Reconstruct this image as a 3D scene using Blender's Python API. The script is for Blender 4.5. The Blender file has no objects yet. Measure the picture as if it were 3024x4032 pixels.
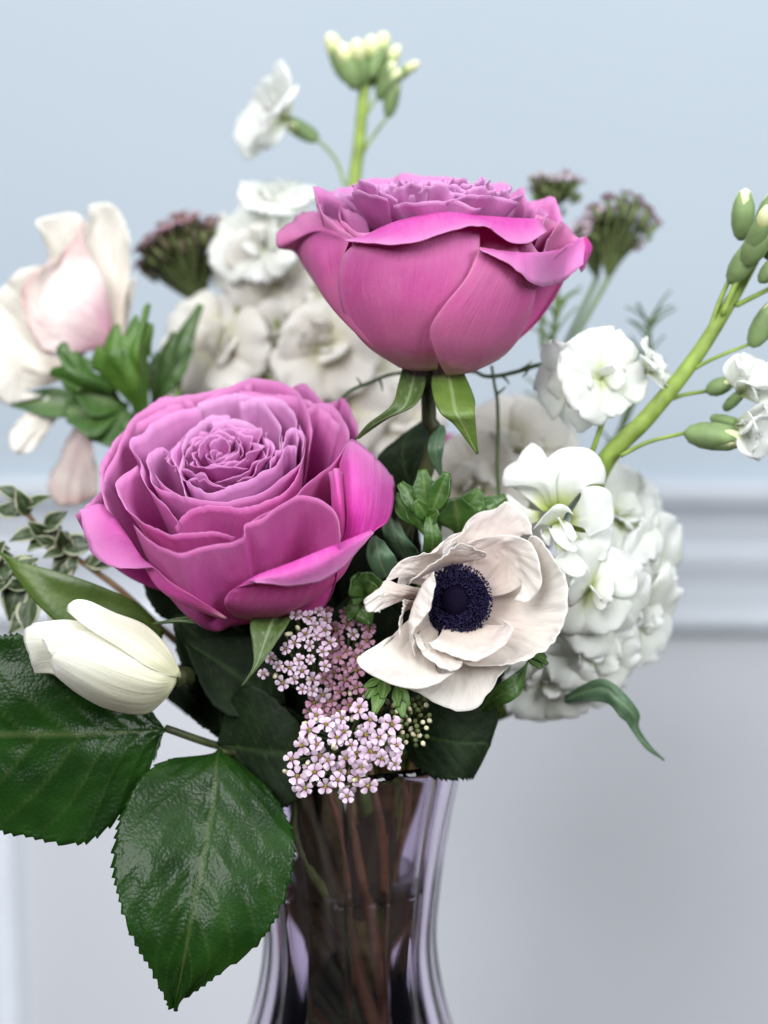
import bpy, bmesh, math, random
import numpy as np
from mathutils import Vector, Matrix, noise

scene = bpy.context.scene
COL = scene.collection
R = math.radians
MM = 0.001

# ------------------------------------------------------------------ camera
D0 = 0.480                                   # distance to the plane of the front blooms
HF = R(13.5)                                 # half of the horizontal field of view
PITCH = R(8)
CAM = Vector((0.0, -D0, 0.357))
cam_d = bpy.data.cameras.new('camera')
cam_d.sensor_fit = 'HORIZONTAL'
cam_d.sensor_width = 36
cam_d.lens = 18 / math.tan(HF)
cam_d.clip_start = 0.02
cam_d.clip_end = 50
cam_d.dof.use_dof = True
cam_d.dof.focus_distance = 0.478
cam_d.dof.aperture_fstop = 5.8
cam_d.dof.aperture_blades = 0
cam = bpy.data.objects.new('camera', cam_d)
COL.objects.link(cam)
cam.location = CAM
cam.rotation_euler = (R(90) - PITCH, 0, 0)
scene.camera = cam
scene.render.resolution_x, scene.render.resolution_y = 768, 1024

# ------------------------------------------------------------------ light
world = bpy.data.worlds.new('World')
scene.world = world
world.use_nodes = True
bg = world.node_tree.nodes['Background']
bg.inputs[0].default_value = (0.72, 0.84, 1.0, 1)
bg.inputs[1].default_value = 0.045

def area(name, loc, target, size, power, color, size_y=None):
    l = bpy.data.lights.new(name, 'AREA')
    l.shape = 'RECTANGLE' if size_y else 'SQUARE'
    l.size = size
    if size_y:
        l.size_y = size_y
    l.energy = power
    l.color = color
    o = bpy.data.objects.new(name, l)
    COL.objects.link(o)
    o.location = loc
    d = Vector(target) - Vector(loc)
    o.rotation_euler = d.to_track_quat('-Z', 'Y').to_euler()
    return o

area('window_light', (-1.0, -2.2, 1.75), (0, 0.1, 0.28), 1.3, 92, (0.99, 0.99, 1.0), 1.5)
area('fill_light_right', (1.5, -1.7, 1.35), (0, 0.1, 0.28), 1.0, 56, (0.96, 0.98, 1.0), 1.3)  # added fill from the right, lifts the white florets on that side
area('ceiling_bounce', (0.0, -0.45, 2.1), (0, 0.0, 0.3), 1.0, 22, (0.95, 0.98, 1.0))

vs = scene.view_settings
vs.view_transform = 'Standard'
vs.look = 'None'
vs.exposure = 0.12
vs.gamma = 1.0
vs.use_curve_mapping = False
cy_ = scene.cycles
cy_.use_denoising = True
cy_.max_bounces = 10
cy_.transmission_bounces = 10
cy_.transparent_max_bounces = 8
cy_.sample_clamp_indirect = 4.0
cy_.caustics_reflective = False

# ------------------------------------------------------------------ coordinates measured on the photograph, put at real depths
CR = Vector((1, 0, 0))
CF = Vector((0, math.cos(PITCH), -math.sin(PITCH)))
CU = Vector((0, math.sin(PITCH), math.cos(PITCH)))

def P(sx, sy, dz=0.0):
    """photo pixel (3024 x 4032) at depth D0 + dz millimetres -> world point"""
    d = D0 + dz * MM
    k = 2 * math.tan(HF) / 3024 * d
    return CAM + CF * d + CR * ((sx - 1512) * k) - CU * ((sy - 2016) * k)

def crop(ox, oy, s):
    return lambda x, y: (ox + x / s, oy + y / s)

c1 = crop(900, 600, 1.106)
c2 = crop(200, 1400, 1.106)
c3 = crop(1300, 1800, 1.106)
c4 = crop(0, 2200, 1.2077)
c5 = crop(900, 2300, 1.2762)
c6 = crop(0, 700, 1.2762)
c7 = crop(1900, 600, 1.476)
c8 = crop(900, 0, 1.659)
c9 = crop(1400, 1700, 2.765)
c10 = crop(1900, 1650, 2.07375)
cA = crop(1400, 1950, 1.8433)
cD = crop(0, 0, 1 / 1.8228)

def Q(c, x, y, dz=0.0):
    sx, sy = c(x, y)
    return P(sx, sy, dz)

def cv(x, y, z):
    """direction given as right, away, up in view terms"""
    return CR * x + CF * y + CU * z

# ------------------------------------------------------------------ object helpers
def thing(name, label, cat, loc, group=None):
    o = bpy.data.objects.new(name, None)
    o.empty_display_size = 0.01
    COL.objects.link(o)
    o.location = loc
    o['label'] = label
    o['category'] = cat
    if group:
        o['group'] = group
    return o

def wloc(o):
    v = Vector((0, 0, 0))
    while o is not None:
        v = v + o.location
        o = o.parent
    return v

def mesh_obj(name, verts, faces, mats, parent=None, uvs=None, attrs=None, smooth=True, solid=0.0):
    """verts in world space; stored relative to the parent"""
    base = wloc(parent) if parent is not None else Vector((0, 0, 0))
    me = bpy.data.meshes.new(name)
    V = np.asarray(verts, dtype=float) - np.array(base)
    me.from_pydata(V.tolist(), [], faces)
    for m in mats:
        me.materials.append(m)
    if smooth:
        me.polygons.foreach_set('use_smooth', [True] * len(me.polygons))
    if uvs is not None:
        ul = me.uv_layers.new(name='UVMap')
        idx = np.empty(len(me.loops), dtype=np.int32)
        me.loops.foreach_get('vertex_index', idx)
        ul.data.foreach_set('uv', np.asarray(uvs, dtype=np.float32)[idx].ravel())
    if attrs:
        for k, a in attrs.items():
            at = me.attributes.new(k, 'FLOAT', 'POINT')
            at.data.foreach_set('value', np.asarray(a, dtype=np.float32))
    me.update()
    o = bpy.data.objects.new(name, me)
    COL.objects.link(o)
    if parent is not None:
        o.parent = parent
    if solid:
        md = o.modifiers.new('thickness', 'SOLIDIFY')
        md.thickness = solid * MM
        md.offset = 0
        md.material_offset = 1 if len(mats) > 1 else 0
    return o

def inst(src, name, parent, M, mats=None):
    """linked copy of a mesh object under parent with local matrix M"""
    o = bpy.data.objects.new(name, src.data if hasattr(src, 'data') else src)
    COL.objects.link(o)
    o.parent = parent
    o.matrix_local = M
    return o

def spl(pts, t):
    """Catmull-Rom through pts (n,3), t in 0..1"""
    p = np.asarray(pts, dtype=float)
    n = len(p)
    if n == 1:
        return np.repeat(p, len(t), 0)
    p = np.vstack([2 * p[0] - p[1], p, 2 * p[-1] - p[-2]])
    x = np.clip(np.asarray(t), 0, 1) * (n - 1)
    i = np.minimum(x.astype(int), n - 2)
    f = (x - i)[:, None]
    a, b, c, d = p[i], p[i + 1], p[i + 2], p[i + 3]
    return 0.5 * (2 * b + (c - a) * f + (2 * a - 5 * b + 4 * c - d) * f ** 2 + (3 * b - a - 3 * c + d) * f ** 3)

def nz(x, y, z=0.0):
    return noise.noise(Vector((x, y, z)))

def normals(G):
    du = np.gradient(G, axis=1)
    dv = np.gradient(G, axis=0)
    n = np.cross(du, dv)
    l = np.linalg.norm(n, axis=2, keepdims=True)
    return n / np.maximum(l, 1e-12)

def grid_obj(name, G, mats, parent, thick=0.35, toward=None, attrs=None, solid=True):
    nv, nu = G.shape[:2]
    N = normals(G)
    flip = False
    if toward is not None:
        t = np.array(toward) - G
        flip = float((N * t).sum()) < 0
    faces = []
    for j in range(nv - 1):
        for i in range(nu - 1):
            a = j * nu + i
            q = (a, a + 1, a + nu + 1, a + nu)
            faces.append(q[::-1] if flip else q)
    uu, vv = np.meshgrid(np.linspace(0, 1, nu), np.linspace(0, 1, nv))
    uv = np.stack([uu, vv], 2).reshape(-1, 2)
    return mesh_obj(name, G.reshape(-1, 3), faces, mats, parent, uv, attrs, True, thick if solid else 0)

def rows_grid(rows, nu, nv, jag=0.0, jagf=9.0, seed=0.0, usq=None):
    u = np.linspace(0, 1, nu)
    v = np.linspace(0, 1, nv)
    RR = np.stack([spl([tuple(p) for p in r], u) for r in rows])      # rows x nu x 3
    G = np.empty((nv, nu, 3))
    for i in range(nu):
        e = 1 - jag * abs(nz(u[i] * jagf, seed * 3.7)) if jag else 1.0
        G[:, i] = spl(RR[:, i], v * e)
    return G

def ruffle(G, amp, freq, seed, power=2.0, edge=0.0, efreq=5.0):
    """uneven relief along the normal, stronger towards the free edge"""
    nv, nu = G.shape[:2]
    N = normals(G)
    D = np.zeros((nv, nu))
    for j in range(nv):
        v = j / (nv - 1)
        for i in range(nu):
            u = i / (nu - 1)
            d = amp * nz(u * freq, v * freq * 0.7, seed * 5.3)
            if edge:
                d += edge * (v ** 5) * nz(u * efreq, 1.7, seed * 2.1 + 9)
            D[j, i] = d * (0.15 + 0.85 * v ** power)
    return G + N * (D * MM)[:, :, None]

def ribbed(G, amp, cnt, seed):
    nv, nu = G.shape[:2]
    Nn = normals(G)
    D = np.zeros((nv, nu))
    for j in range(nv):
        v = j / (nv - 1)
        for i in range(nu):
            u = i / (nu - 1)
            D[j, i] = amp * nz(u * cnt, v * 1.3, seed + 3.3) * math.sin(math.pi * min(1, v * 0.9 + 0.1))
    return G + Nn * (D * MM)[:, :, None]

def petal(rows, mats, parent, name='petal', nu=24, nv=22, amp=0.7, freq=3.0, edge=0.8, efreq=6.0, seed=0.0,
          jag=0.02, jagf=9.0, thick=0.18, toward=None, crinkle=0.0, ribs=None):
    G = rows_grid(rows, nu, nv, jag, jagf, seed)
    G = ruffle(G, amp, freq, seed, 1.0, edge, efreq)
    if crinkle:
        G = ruffle(G, crinkle, 9.0, seed + 31, 0.6, 0.0)
        G = ruffle(G, crinkle * 0.6, 19.0, seed + 57, 0.6, crinkle * 2.0, 17.0)
    if ribs:
        G = ribbed(G, ribs[0], ribs[1], seed)
    return grid_obj(name, G, mats, parent, thick, toward)

def tube(name, pts, r0, r1, mat, parent, n=8, m=24, solidcap=True):
    t = np.linspace(0, 1, m)
    C = spl([tuple(p) for p in pts], t)
    T = np.gradient(C, axis=0)
    verts, faces = [], []
    up = Vector((0.3, 0.9, 0.2)).normalized()
    for j in range(m):
        tg = Vector(T[j]).normalized()
        a = tg.cross(up)
        if a.length < 1e-4:
            a = tg.cross(Vector((1, 0, 0)))
        a.normalize()
        b = tg.cross(a).normalized()
        r = (r0 + (r1 - r0) * t[j]) * MM
        for i in range(n):
            an = 2 * math.pi * i / n
            verts.append(tuple(Vector(C[j]) + a * (r * math.cos(an)) + b * (r * math.sin(an))))
    for j in range(m - 1):
        for i in range(n):
            k = (i + 1) % n
            faces.append((j * n + i, j * n + k, (j + 1) * n + k, (j + 1) * n + i))
    faces.append(tuple(range(n))[::-1])
    faces.append(tuple((m - 1) * n + i for i in range(n)))
    uvs = [(0.5, j / (m - 1)) for j in range(m) for i in range(n)]
    return mesh_obj(name, verts, faces, [mat], parent, uvs)

def frame_to(z, spin=0.0):
    z = Vector(z).normalized()
    x = Vector((0, 0, 1)).cross(z)
    if x.length < 1e-3:
        x = Vector((1, 0, 0))
    x.normalize()
    y = z.cross(x)
    M = Matrix((x, y, z)).transposed()
    return M @ Matrix.Rotation(spin, 3, 'Z')

# ------------------------------------------------------------------ materials
def new_mat(name):
    m = bpy.data.materials.new(name)
    m.use_nodes = True
    nt = m.node_tree
    nt.nodes.clear()
    return m, nt

def N(nt, t, **kw):
    n = nt.nodes.new(t)
    for k, v in kw.items():
        setattr(n, k, v)
    return n

def ramp(nt, stops):
    r = N(nt, 'ShaderNodeValToRGB')
    e = r.color_ramp.elements
    while len(e) > 1:
        e.remove(e[0])
    e[0].position = stops[0][0]
    e[0].color = (*stops[0][1], 1)
    for p, c in stops[1:]:
        x = e.new(p)
        x.color = (*c, 1)
    return r

def petal_mat(name, stops, vein=None, vein_amt=0.25, transl=0.3, tcol=None, rough=0.55, bump=0.15, sheen=0.15,
              fib=(38, 3.0), edge=None, edge_amt=0.0, blotch=None, blotch_amt=0.0, spec=0.3):
    m, nt = new_mat(name)
    L = nt.links.new
    uv = N(nt, 'ShaderNodeUVMap')
    sep = N(nt, 'ShaderNodeSeparateXYZ')
    L(uv.outputs[0], sep.inputs[0])
    geo = N(nt, 'ShaderNodeNewGeometry')
    n1 = N(nt, 'ShaderNodeTexNoise')
    n1.inputs['Scale'].default_value = 90
    n1.inputs['Detail'].default_value = 4
    L(geo.outputs['Position'], n1.inputs['Vector'])
    # tone along the petal, pushed about by noise
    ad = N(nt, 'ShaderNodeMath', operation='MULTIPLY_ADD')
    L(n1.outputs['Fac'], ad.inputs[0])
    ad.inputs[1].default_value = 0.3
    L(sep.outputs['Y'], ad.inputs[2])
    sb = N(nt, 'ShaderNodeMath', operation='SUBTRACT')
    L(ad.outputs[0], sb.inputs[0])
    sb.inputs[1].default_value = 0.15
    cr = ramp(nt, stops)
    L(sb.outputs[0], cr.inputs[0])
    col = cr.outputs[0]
    # fibres
    mp = N(nt, 'ShaderNodeMapping')
    mp.inputs['Scale'].default_value = (fib[0], fib[1], 1)
    oi = N(nt, 'ShaderNodeObjectInfo')
    L(oi.outputs['Random'], mp.inputs['Location'])
    L(uv.outputs[0], mp.inputs['Vector'])
    n2 = N(nt, 'ShaderNodeTexNoise')
    n2.inputs['Scale'].default_value = 1.0
    n2.inputs['Detail'].default_value = 5
    n2.inputs['Roughness'].default_value = 0.6
    n2.inputs['Distortion'].default_value = 0.6
    L(mp.outputs[0], n2.inputs['Vector'])
    if vein is not None:
        rr = ramp(nt, [(0.45, (0, 0, 0)), (0.72, (1, 1, 1))])
        L(n2.outputs['Fac'], rr.inputs[0])
        ml = N(nt, 'ShaderNodeMath', operation='MULTIPLY')
        L(rr.outputs[0], ml.inputs[0])
        ml.inputs[1].default_value = vein_amt
        mx = N(nt, 'ShaderNodeMixRGB')
        L(ml.outputs[0], mx.inputs[0])
        L(col, mx.inputs[1])
        mx.inputs[2].default_value = (*vein, 1)
        col = mx.outputs[0]
    if blotch is not None:
        n3 = N(nt, 'ShaderNodeTexNoise')
        n3.inputs['Scale'].default_value = 45
        n3.inputs['Detail'].default_value = 3
        L(geo.outputs['Position'], n3.inputs['Vector'])
        r3 = ramp(nt, [(0.48, (0, 0, 0)), (0.7, (1, 1, 1))])
        L(n3.outputs['Fac'], r3.inputs[0])
        m3 = N(nt, 'ShaderNodeMath', operation='MULTIPLY')
        L(r3.outputs[0], m3.inputs[0])
        m3.inputs[1].default_value = blotch_amt
        mx = N(nt, 'ShaderNodeMixRGB')
        L(m3.outputs[0], mx.inputs[0])
        L(col, mx.inputs[1])
        mx.inputs[2].default_value = (*blotch, 1)
        col = mx.outputs[0]
    if edge is not None:
        # distance to the free edge: sides and tip
        a = N(nt, 'ShaderNodeMath', operation='MULTIPLY_ADD')
        L(sep.outputs['X'], a.inputs[0]); a.inputs[1].default_value = 2; a.inputs[2].default_value = -1
        b = N(nt, 'ShaderNodeMath', operation='ABSOLUTE'); L(a.outputs[0], b.inputs[0])
        c = N(nt, 'ShaderNodeMath', operation='MAXIMUM'); L(b.outputs[0], c.inputs[0]); L(sep.outputs['Y'], c.inputs[1])
        r4 = ramp(nt, [(0.86, (0, 0, 0)), (0.97, (0.55, 0.55, 0.55)), (1.0, (1, 1, 1))])
        L(c.outputs[0], r4.inputs[0])
        m4 = N(nt, 'ShaderNodeMath', operation='MULTIPLY'); L(r4.outputs[0], m4.inputs[0]); m4.inputs[1].default_value = edge_amt
        mx = N(nt, 'ShaderNodeMixRGB')
        L(m4.outputs[0], mx.inputs[0]); L(col, mx.inputs[1]); mx.inputs[2].default_value = (*edge, 1)
        col = mx.outputs[0]
    bp = N(nt, 'ShaderNodeBump')
    bp.inputs['Strength'].default_value = bump
    bp.inputs['Distance'].default_value = 0.0006
    n5 = N(nt, 'ShaderNodeTexNoise')
    n5.inputs['Scale'].default_value = 1500
    n5.inputs['Detail'].default_value = 2
    L(geo.outputs['Position'], n5.inputs['Vector'])
    hb = N(nt, 'ShaderNodeMath', operation='MULTIPLY_ADD')
    L(n5.outputs['Fac'], hb.inputs[0]); hb.inputs[1].default_value = 0.35; L(n2.outputs['Fac'], hb.inputs[2])
    L(hb.outputs[0], bp.inputs['Height'])
    pr = N(nt, 'ShaderNodeBsdfPrincipled')
    L(col, pr.inputs['Base Color'])
    pr.inputs['Roughness'].default_value = rough
    pr.inputs['Specular IOR Level'].default_value = spec
    pr.inputs['Sheen Weight'].default_value = sheen
    pr.inputs['Sheen Roughness'].default_value = 0.4
    L(bp.outputs[0], pr.inputs['Normal'])
    tr = N(nt, 'ShaderNodeBsdfTranslucent')
    if tcol is None:
        L(col, tr.inputs[0])
    else:
        mx = N(nt, 'ShaderNodeMixRGB'); mx.blend_type = 'MIX'
        mx.inputs[0].default_value = 0.6
        L(col, mx.inputs[1]); mx.inputs[2].default_value = (*tcol, 1)
        L(mx.outputs[0], tr.inputs[0])
    ms = N(nt, 'ShaderNodeMixShader')
    ms.inputs[0].default_value = transl
    L(pr.outputs[0], ms.inputs[1]); L(tr.outputs[0], ms.inputs[2])
    out = N(nt, 'ShaderNodeOutputMaterial')
    L(ms.outputs[0], out.inputs[0])
    return m

def leaf_mat(name, col, col2, vein, rough=0.38, transl=0.12, spec=0.5, bump=0.3, vein_amt=0.7, nscale=120, bscale=500, margin=None):
    m, nt = new_mat(name)
    L = nt.links.new
    geo = N(nt, 'ShaderNodeNewGeometry')
    n1 = N(nt, 'ShaderNodeTexNoise')
    n1.inputs['Scale'].default_value = nscale
    n1.inputs['Detail'].default_value = 5
    L(geo.outputs['Position'], n1.inputs['Vector'])
    cr = ramp(nt, [(0.3, col), (0.7, col2)])
    L(n1.outputs['Fac'], cr.inputs[0])
    c = cr.outputs[0]
    at = N(nt, 'ShaderNodeAttribute', attribute_name='vein')
    ml = N(nt, 'ShaderNodeMath', operation='MULTIPLY')
    L(at.outputs['Fac'], ml.inputs[0]); ml.inputs[1].default_value = vein_amt
    mx = N(nt, 'ShaderNodeMixRGB')
    L(ml.outputs[0], mx.inputs[0]); L(c, mx.inputs[1]); mx.inputs[2].default_value = (*vein, 1)
    c = mx.outputs[0]
    if margin is not None:
        am = N(nt, 'ShaderNodeAttribute', attribute_name='margin')
        ma = N(nt, 'ShaderNodeMath', operation='MULTIPLY_ADD')
        L(n1.outputs['Fac'], ma.inputs[0]); ma.inputs[1].default_value = 0.7; L(am.outputs['Fac'], ma.inputs[2])
        rm = ramp(nt, [(0.93, (0, 0, 0)), (1.02, (1, 1, 1))])
        sc = N(nt, 'ShaderNodeMath', operation='MULTIPLY'); L(ma.outputs[0], sc.inputs[0]); sc.inputs[1].default_value = 0.85
        L(sc.outputs[0], rm.inputs[0])
        mx = N(nt, 'ShaderNodeMixRGB')
        L(rm.outputs[0], mx.inputs[0]); L(c, mx.inputs[1]); mx.inputs[2].default_value = (*margin, 1)
        c = mx.outputs[0]
    n2 = N(nt, 'ShaderNodeTexVoronoi')
    n2.inputs['Scale'].default_value = bscale
    L(geo.outputs['Position'], n2.inputs['Vector'])
    bp = N(nt, 'ShaderNodeBump')
    bp.inputs['Strength'].default_value = bump
    bp.inputs['Distance'].default_value = 0.001
    bp.invert = True
    L(n2.outputs['Distance'], bp.inputs['Height'])
    pr = N(nt, 'ShaderNodeBsdfPrincipled')
    L(c, pr.inputs['Base Color'])
    rr = N(nt, 'ShaderNodeMath', operation='MULTIPLY_ADD')
    L(n1.outputs['Fac'], rr.inputs[0]); rr.inputs[1].default_value = 0.25; rr.inputs[2].default_value = rough - 0.12
    L(rr.outputs[0], pr.inputs['Roughness'])
    pr.inputs['Specular IOR Level'].default_value = spec
    L(bp.outputs[0], pr.inputs['Normal'])
    tr = N(nt, 'ShaderNodeBsdfTranslucent')
    tm = N(nt, 'ShaderNodeMixRGB'); tm.blend_type = 'MULTIPLY'; tm.inputs[0].default_value = 1
    L(c, tm.inputs[1]); tm.inputs[2].default_value = (1.0, 1.0, 0.35, 1)
    L(tm.outputs[0], tr.inputs[0])
    ms = N(nt, 'ShaderNodeMixShader'); ms.inputs[0].default_value = transl
    L(pr.outputs[0], ms.inputs[1]); L(tr.outputs[0], ms.inputs[2])
    out = N(nt, 'ShaderNodeOutputMaterial')
    L(ms.outputs[0], out.inputs[0])
    return m

def plain_mat(name, col, rough=0.6, spec=0.4, nscale=300, var=0.25, bump=0.15, stops=None):
    m, nt = new_mat(name)
    L = nt.links.new
    geo = N(nt, 'ShaderNodeNewGeometry')
    n1 = N(nt, 'ShaderNodeTexNoise'); n1.inputs['Scale'].default_value = nscale; n1.inputs['Detail'].default_value = 4
    L(geo.outputs['Position'], n1.inputs['Vector'])
    lo = tuple(x * (1 - var) for x in col); hi = tuple(min(1, x * (1 + var)) for x in col)
    cr = ramp(nt, [(0.3, lo), (0.7, hi)])
    L(n1.outputs['Fac'], cr.inputs[0])
    c = cr.outputs[0]
    if stops:
        uv = N(nt, 'ShaderNodeUVMap'); sp = N(nt, 'ShaderNodeSeparateXYZ'); L(uv.outputs[0], sp.inputs[0])
        r2 = ramp(nt, stops); L(sp.outputs['Y'], r2.inputs[0])
        mx = N(nt, 'ShaderNodeMixRGB'); mx.inputs[0].default_value = 0.8
        L(c, mx.inputs[1]); L(r2.outputs[0], mx.inputs[2]); c = mx.outputs[0]
    pr = N(nt, 'ShaderNodeBsdfPrincipled')
    L(c, pr.inputs['Base Color'])
    pr.inputs['Roughness'].default_value = rough
    pr.inputs['Specular IOR Level'].default_value = spec
    bp = N(nt, 'ShaderNodeBump'); bp.inputs['Strength'].default_value = bump; bp.inputs['Distance'].default_value = 0.0005
    L(n1.outputs['Fac'], bp.inputs['Height']); L(bp.outputs[0], pr.inputs['Normal'])
    out = N(nt, 'ShaderNodeOutputMaterial'); L(pr.outputs[0], out.inputs[0])
    return m

M = {}
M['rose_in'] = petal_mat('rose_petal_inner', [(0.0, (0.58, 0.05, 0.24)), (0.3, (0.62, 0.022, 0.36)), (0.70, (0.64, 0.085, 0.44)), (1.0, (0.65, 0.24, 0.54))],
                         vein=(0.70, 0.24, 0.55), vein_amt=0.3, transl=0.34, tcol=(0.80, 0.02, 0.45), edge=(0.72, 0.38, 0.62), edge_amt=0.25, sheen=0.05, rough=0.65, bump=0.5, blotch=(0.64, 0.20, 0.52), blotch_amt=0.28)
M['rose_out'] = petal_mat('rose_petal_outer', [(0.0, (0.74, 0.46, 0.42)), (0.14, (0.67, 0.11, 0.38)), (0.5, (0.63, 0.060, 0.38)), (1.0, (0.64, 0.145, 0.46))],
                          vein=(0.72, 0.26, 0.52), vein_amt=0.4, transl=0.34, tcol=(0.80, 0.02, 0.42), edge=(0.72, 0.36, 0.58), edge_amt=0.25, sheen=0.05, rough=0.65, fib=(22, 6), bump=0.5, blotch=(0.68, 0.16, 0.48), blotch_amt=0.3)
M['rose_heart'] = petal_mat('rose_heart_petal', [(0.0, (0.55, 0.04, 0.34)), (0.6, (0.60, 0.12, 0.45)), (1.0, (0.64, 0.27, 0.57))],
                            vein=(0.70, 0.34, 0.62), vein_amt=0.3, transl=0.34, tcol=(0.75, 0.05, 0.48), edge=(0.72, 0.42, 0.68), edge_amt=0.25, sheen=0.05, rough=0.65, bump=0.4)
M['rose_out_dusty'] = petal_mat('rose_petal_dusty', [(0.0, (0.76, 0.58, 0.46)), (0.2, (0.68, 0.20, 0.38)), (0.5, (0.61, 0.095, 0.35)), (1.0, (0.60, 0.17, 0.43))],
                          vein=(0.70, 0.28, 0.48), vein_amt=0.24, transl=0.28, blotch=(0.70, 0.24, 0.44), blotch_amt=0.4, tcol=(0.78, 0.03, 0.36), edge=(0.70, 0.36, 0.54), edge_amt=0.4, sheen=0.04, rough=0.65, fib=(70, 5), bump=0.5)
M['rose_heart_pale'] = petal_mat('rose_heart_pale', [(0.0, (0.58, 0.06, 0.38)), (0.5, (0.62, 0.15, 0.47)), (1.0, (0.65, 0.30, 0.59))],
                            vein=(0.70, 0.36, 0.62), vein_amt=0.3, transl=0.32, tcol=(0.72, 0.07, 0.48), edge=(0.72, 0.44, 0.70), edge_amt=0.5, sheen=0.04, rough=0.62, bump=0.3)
M['anemone'] = petal_mat('anemone_petal', [(0.0, (0.34, 0.28, 0.36)), (0.14, (0.50, 0.43, 0.42)), (0.3, (0.70, 0.61, 0.53)), (0.6, (0.81, 0.76, 0.70)), (1.0, (0.87, 0.85, 0.81))],
                         vein=(0.72, 0.64, 0.60), vein_amt=0.4, transl=0.48, rough=0.7, edge=(0.84, 0.82, 0.79), edge_amt=0.4, blotch=(0.70, 0.54, 0.54), blotch_amt=0.35, bump=0.45, fib=(34, 4))
M['blush'] = petal_mat('blush_petal', [(0.0, (0.62, 0.32, 0.42)), (0.25, (0.76, 0.60, 0.62)), (0.5, (0.82, 0.79, 0.74)), (0.85, (0.80, 0.74, 0.69)), (1.0, (0.70, 0.54, 0.50))],
                       vein=(0.55, 0.22, 0.30), vein_amt=0.35, transl=0.35, rough=0.7, blotch=(0.60, 0.36, 0.38), blotch_amt=0.5, fib=(40, 4))
M['cream'] = petal_mat('cream_petal', [(0.0, (0.60, 0.50, 0.42)), (0.4, (0.76, 0.71, 0.63)), (1.0, (0.82, 0.80, 0.74))],
                       vein=(0.62, 0.56, 0.48), vein_amt=0.3, transl=0.35, rough=0.7, fib=(30, 3))
M['tulip'] = petal_mat('tulip_petal', [(0.0, (0.72, 0.72, 0.46)), (0.3, (0.80, 0.79, 0.62)), (1.0, (0.84, 0.84, 0.78))],
                       vein=(0.66, 0.67, 0.45), vein_amt=0.4, transl=0.28, rough=0.48, fib=(46, 1.6), bump=0.4, spec=0.35, edge=(0.88, 0.88, 0.82), edge_amt=.5)
M['stock'] = petal_mat('stock_petal', [(0.0, (0.48, 0.58, 0.12)), (0.16, (0.74, 0.79, 0.50)), (0.34, (0.88, 0.90, 0.84)), (1.0, (0.93, 0.94, 0.93))],
                       vein=(0.86, 0.88, 0.88), vein_amt=0.2, transl=0.58, rough=0.6, fib=(24, 2), bump=0.2)
M['stock_cream'] = petal_mat('stock_cream_petal', [(0.0, (0.45, 0.50, 0.15)), (0.2, (0.76, 0.75, 0.56)), (0.5, (0.88, 0.86, 0.80)), (1.0, (0.90, 0.89, 0.86))],
                             vein=(0.76, 0.73, 0.67), vein_amt=0.25, transl=0.52, rough=0.6, fib=(24, 2), bump=0.2)
M['yarrow'] = petal_mat('yarrow_petal', [(0.0, (0.42, 0.22, 0.34)), (0.5, (0.60, 0.43, 0.57)), (1.0, (0.72, 0.60, 0.70))], transl=0.2, rough=0.6, bump=0.1)
M['yarrow_deep'] = petal_mat('yarrow_deep_petal', [(0.0, (0.30, 0.10, 0.17)), (0.5, (0.44, 0.20, 0.30)), (1.0, (0.52, 0.31, 0.41))], transl=0.2, rough=0.6, bump=0.1)
M['yarrow_eye'] = plain_mat('yarrow_eye', (0.42, 0.26, 0.06), 0.8, 0.2, 2500, 0.6, 0.5)
M['yarrow_bud'] = plain_mat('yarrow_bud', (0.62, 0.58, 0.40), 0.7, 0.3, 900, 0.3)
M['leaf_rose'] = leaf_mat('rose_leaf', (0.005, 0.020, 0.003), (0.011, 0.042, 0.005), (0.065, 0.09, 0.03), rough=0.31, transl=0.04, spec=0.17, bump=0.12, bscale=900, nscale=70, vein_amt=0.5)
M['leaf_shade_dark'] = leaf_mat('shaded_leaf', (0.004, 0.010, 0.003), (0.008, 0.019, 0.005), (0.03, 0.055, 0.018), rough=0.62, transl=0.06, bump=0.15, spec=0.18)  # dark green with the deep shade among the blooms put into the colour
M['leaf_tulip'] = leaf_mat('tulip_leaf', (0.055, 0.10, 0.016), (0.085, 0.14, 0.025), (0.14, 0.20, 0.05), rough=0.4, transl=0.2, bump=0.08, vein_amt=0.4)
M['leaf_grey'] = leaf_mat('grey_green_leaf', (0.050, 0.105, 0.055), (0.085, 0.155, 0.085), (0.16, 0.24, 0.12), rough=0.5, transl=0.15, bump=0.12)
M['leaf_fresh'] = leaf_mat('fresh_leaf', (0.055, 0.135, 0.018), (0.10, 0.21, 0.030), (0.20, 0.32, 0.08), rough=0.42, transl=0.22, bump=0.15)
M['leaf_mid'] = leaf_mat('mid_green_leaf', (0.030, 0.085, 0.012), (0.06, 0.14, 0.022), (0.14, 0.22, 0.06), rough=0.42, transl=0.2, bump=0.2)
M['leaf_var'] = leaf_mat('variegated_leaf', (0.020, 0.042, 0.014), (0.045, 0.075, 0.028), (0.12, 0.15, 0.07), rough=0.45, transl=0.12, bump=0.15, margin=(0.40, 0.42, 0.28))
M['sepal'] = leaf_mat('sepal', (0.085, 0.155, 0.022), (0.15, 0.24, 0.045), (0.30, 0.38, 0.18), rough=0.5, transl=0.2, bump=0.12)
M['sepal_dark'] = leaf_mat('sepal_dark', (0.045, 0.085, 0.018), (0.08, 0.13, 0.032), (0.25, 0.33, 0.18), rough=0.5, transl=0.2, bump=0.12)
M['stem_stock'] = plain_mat('stock_stem', (0.19, 0.27, 0.050), 0.55, 0.3, 130, 0.35, 0.4)
M['stem_dark'] = plain_mat('dark_stem', (0.040, 0.050, 0.016), 0.55, 0.4, 200, 0.3)
M['stem_brown'] = plain_mat('brown_stem', (0.15, 0.085, 0.038), 0.6, 0.3, 200, 0.35)
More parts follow.
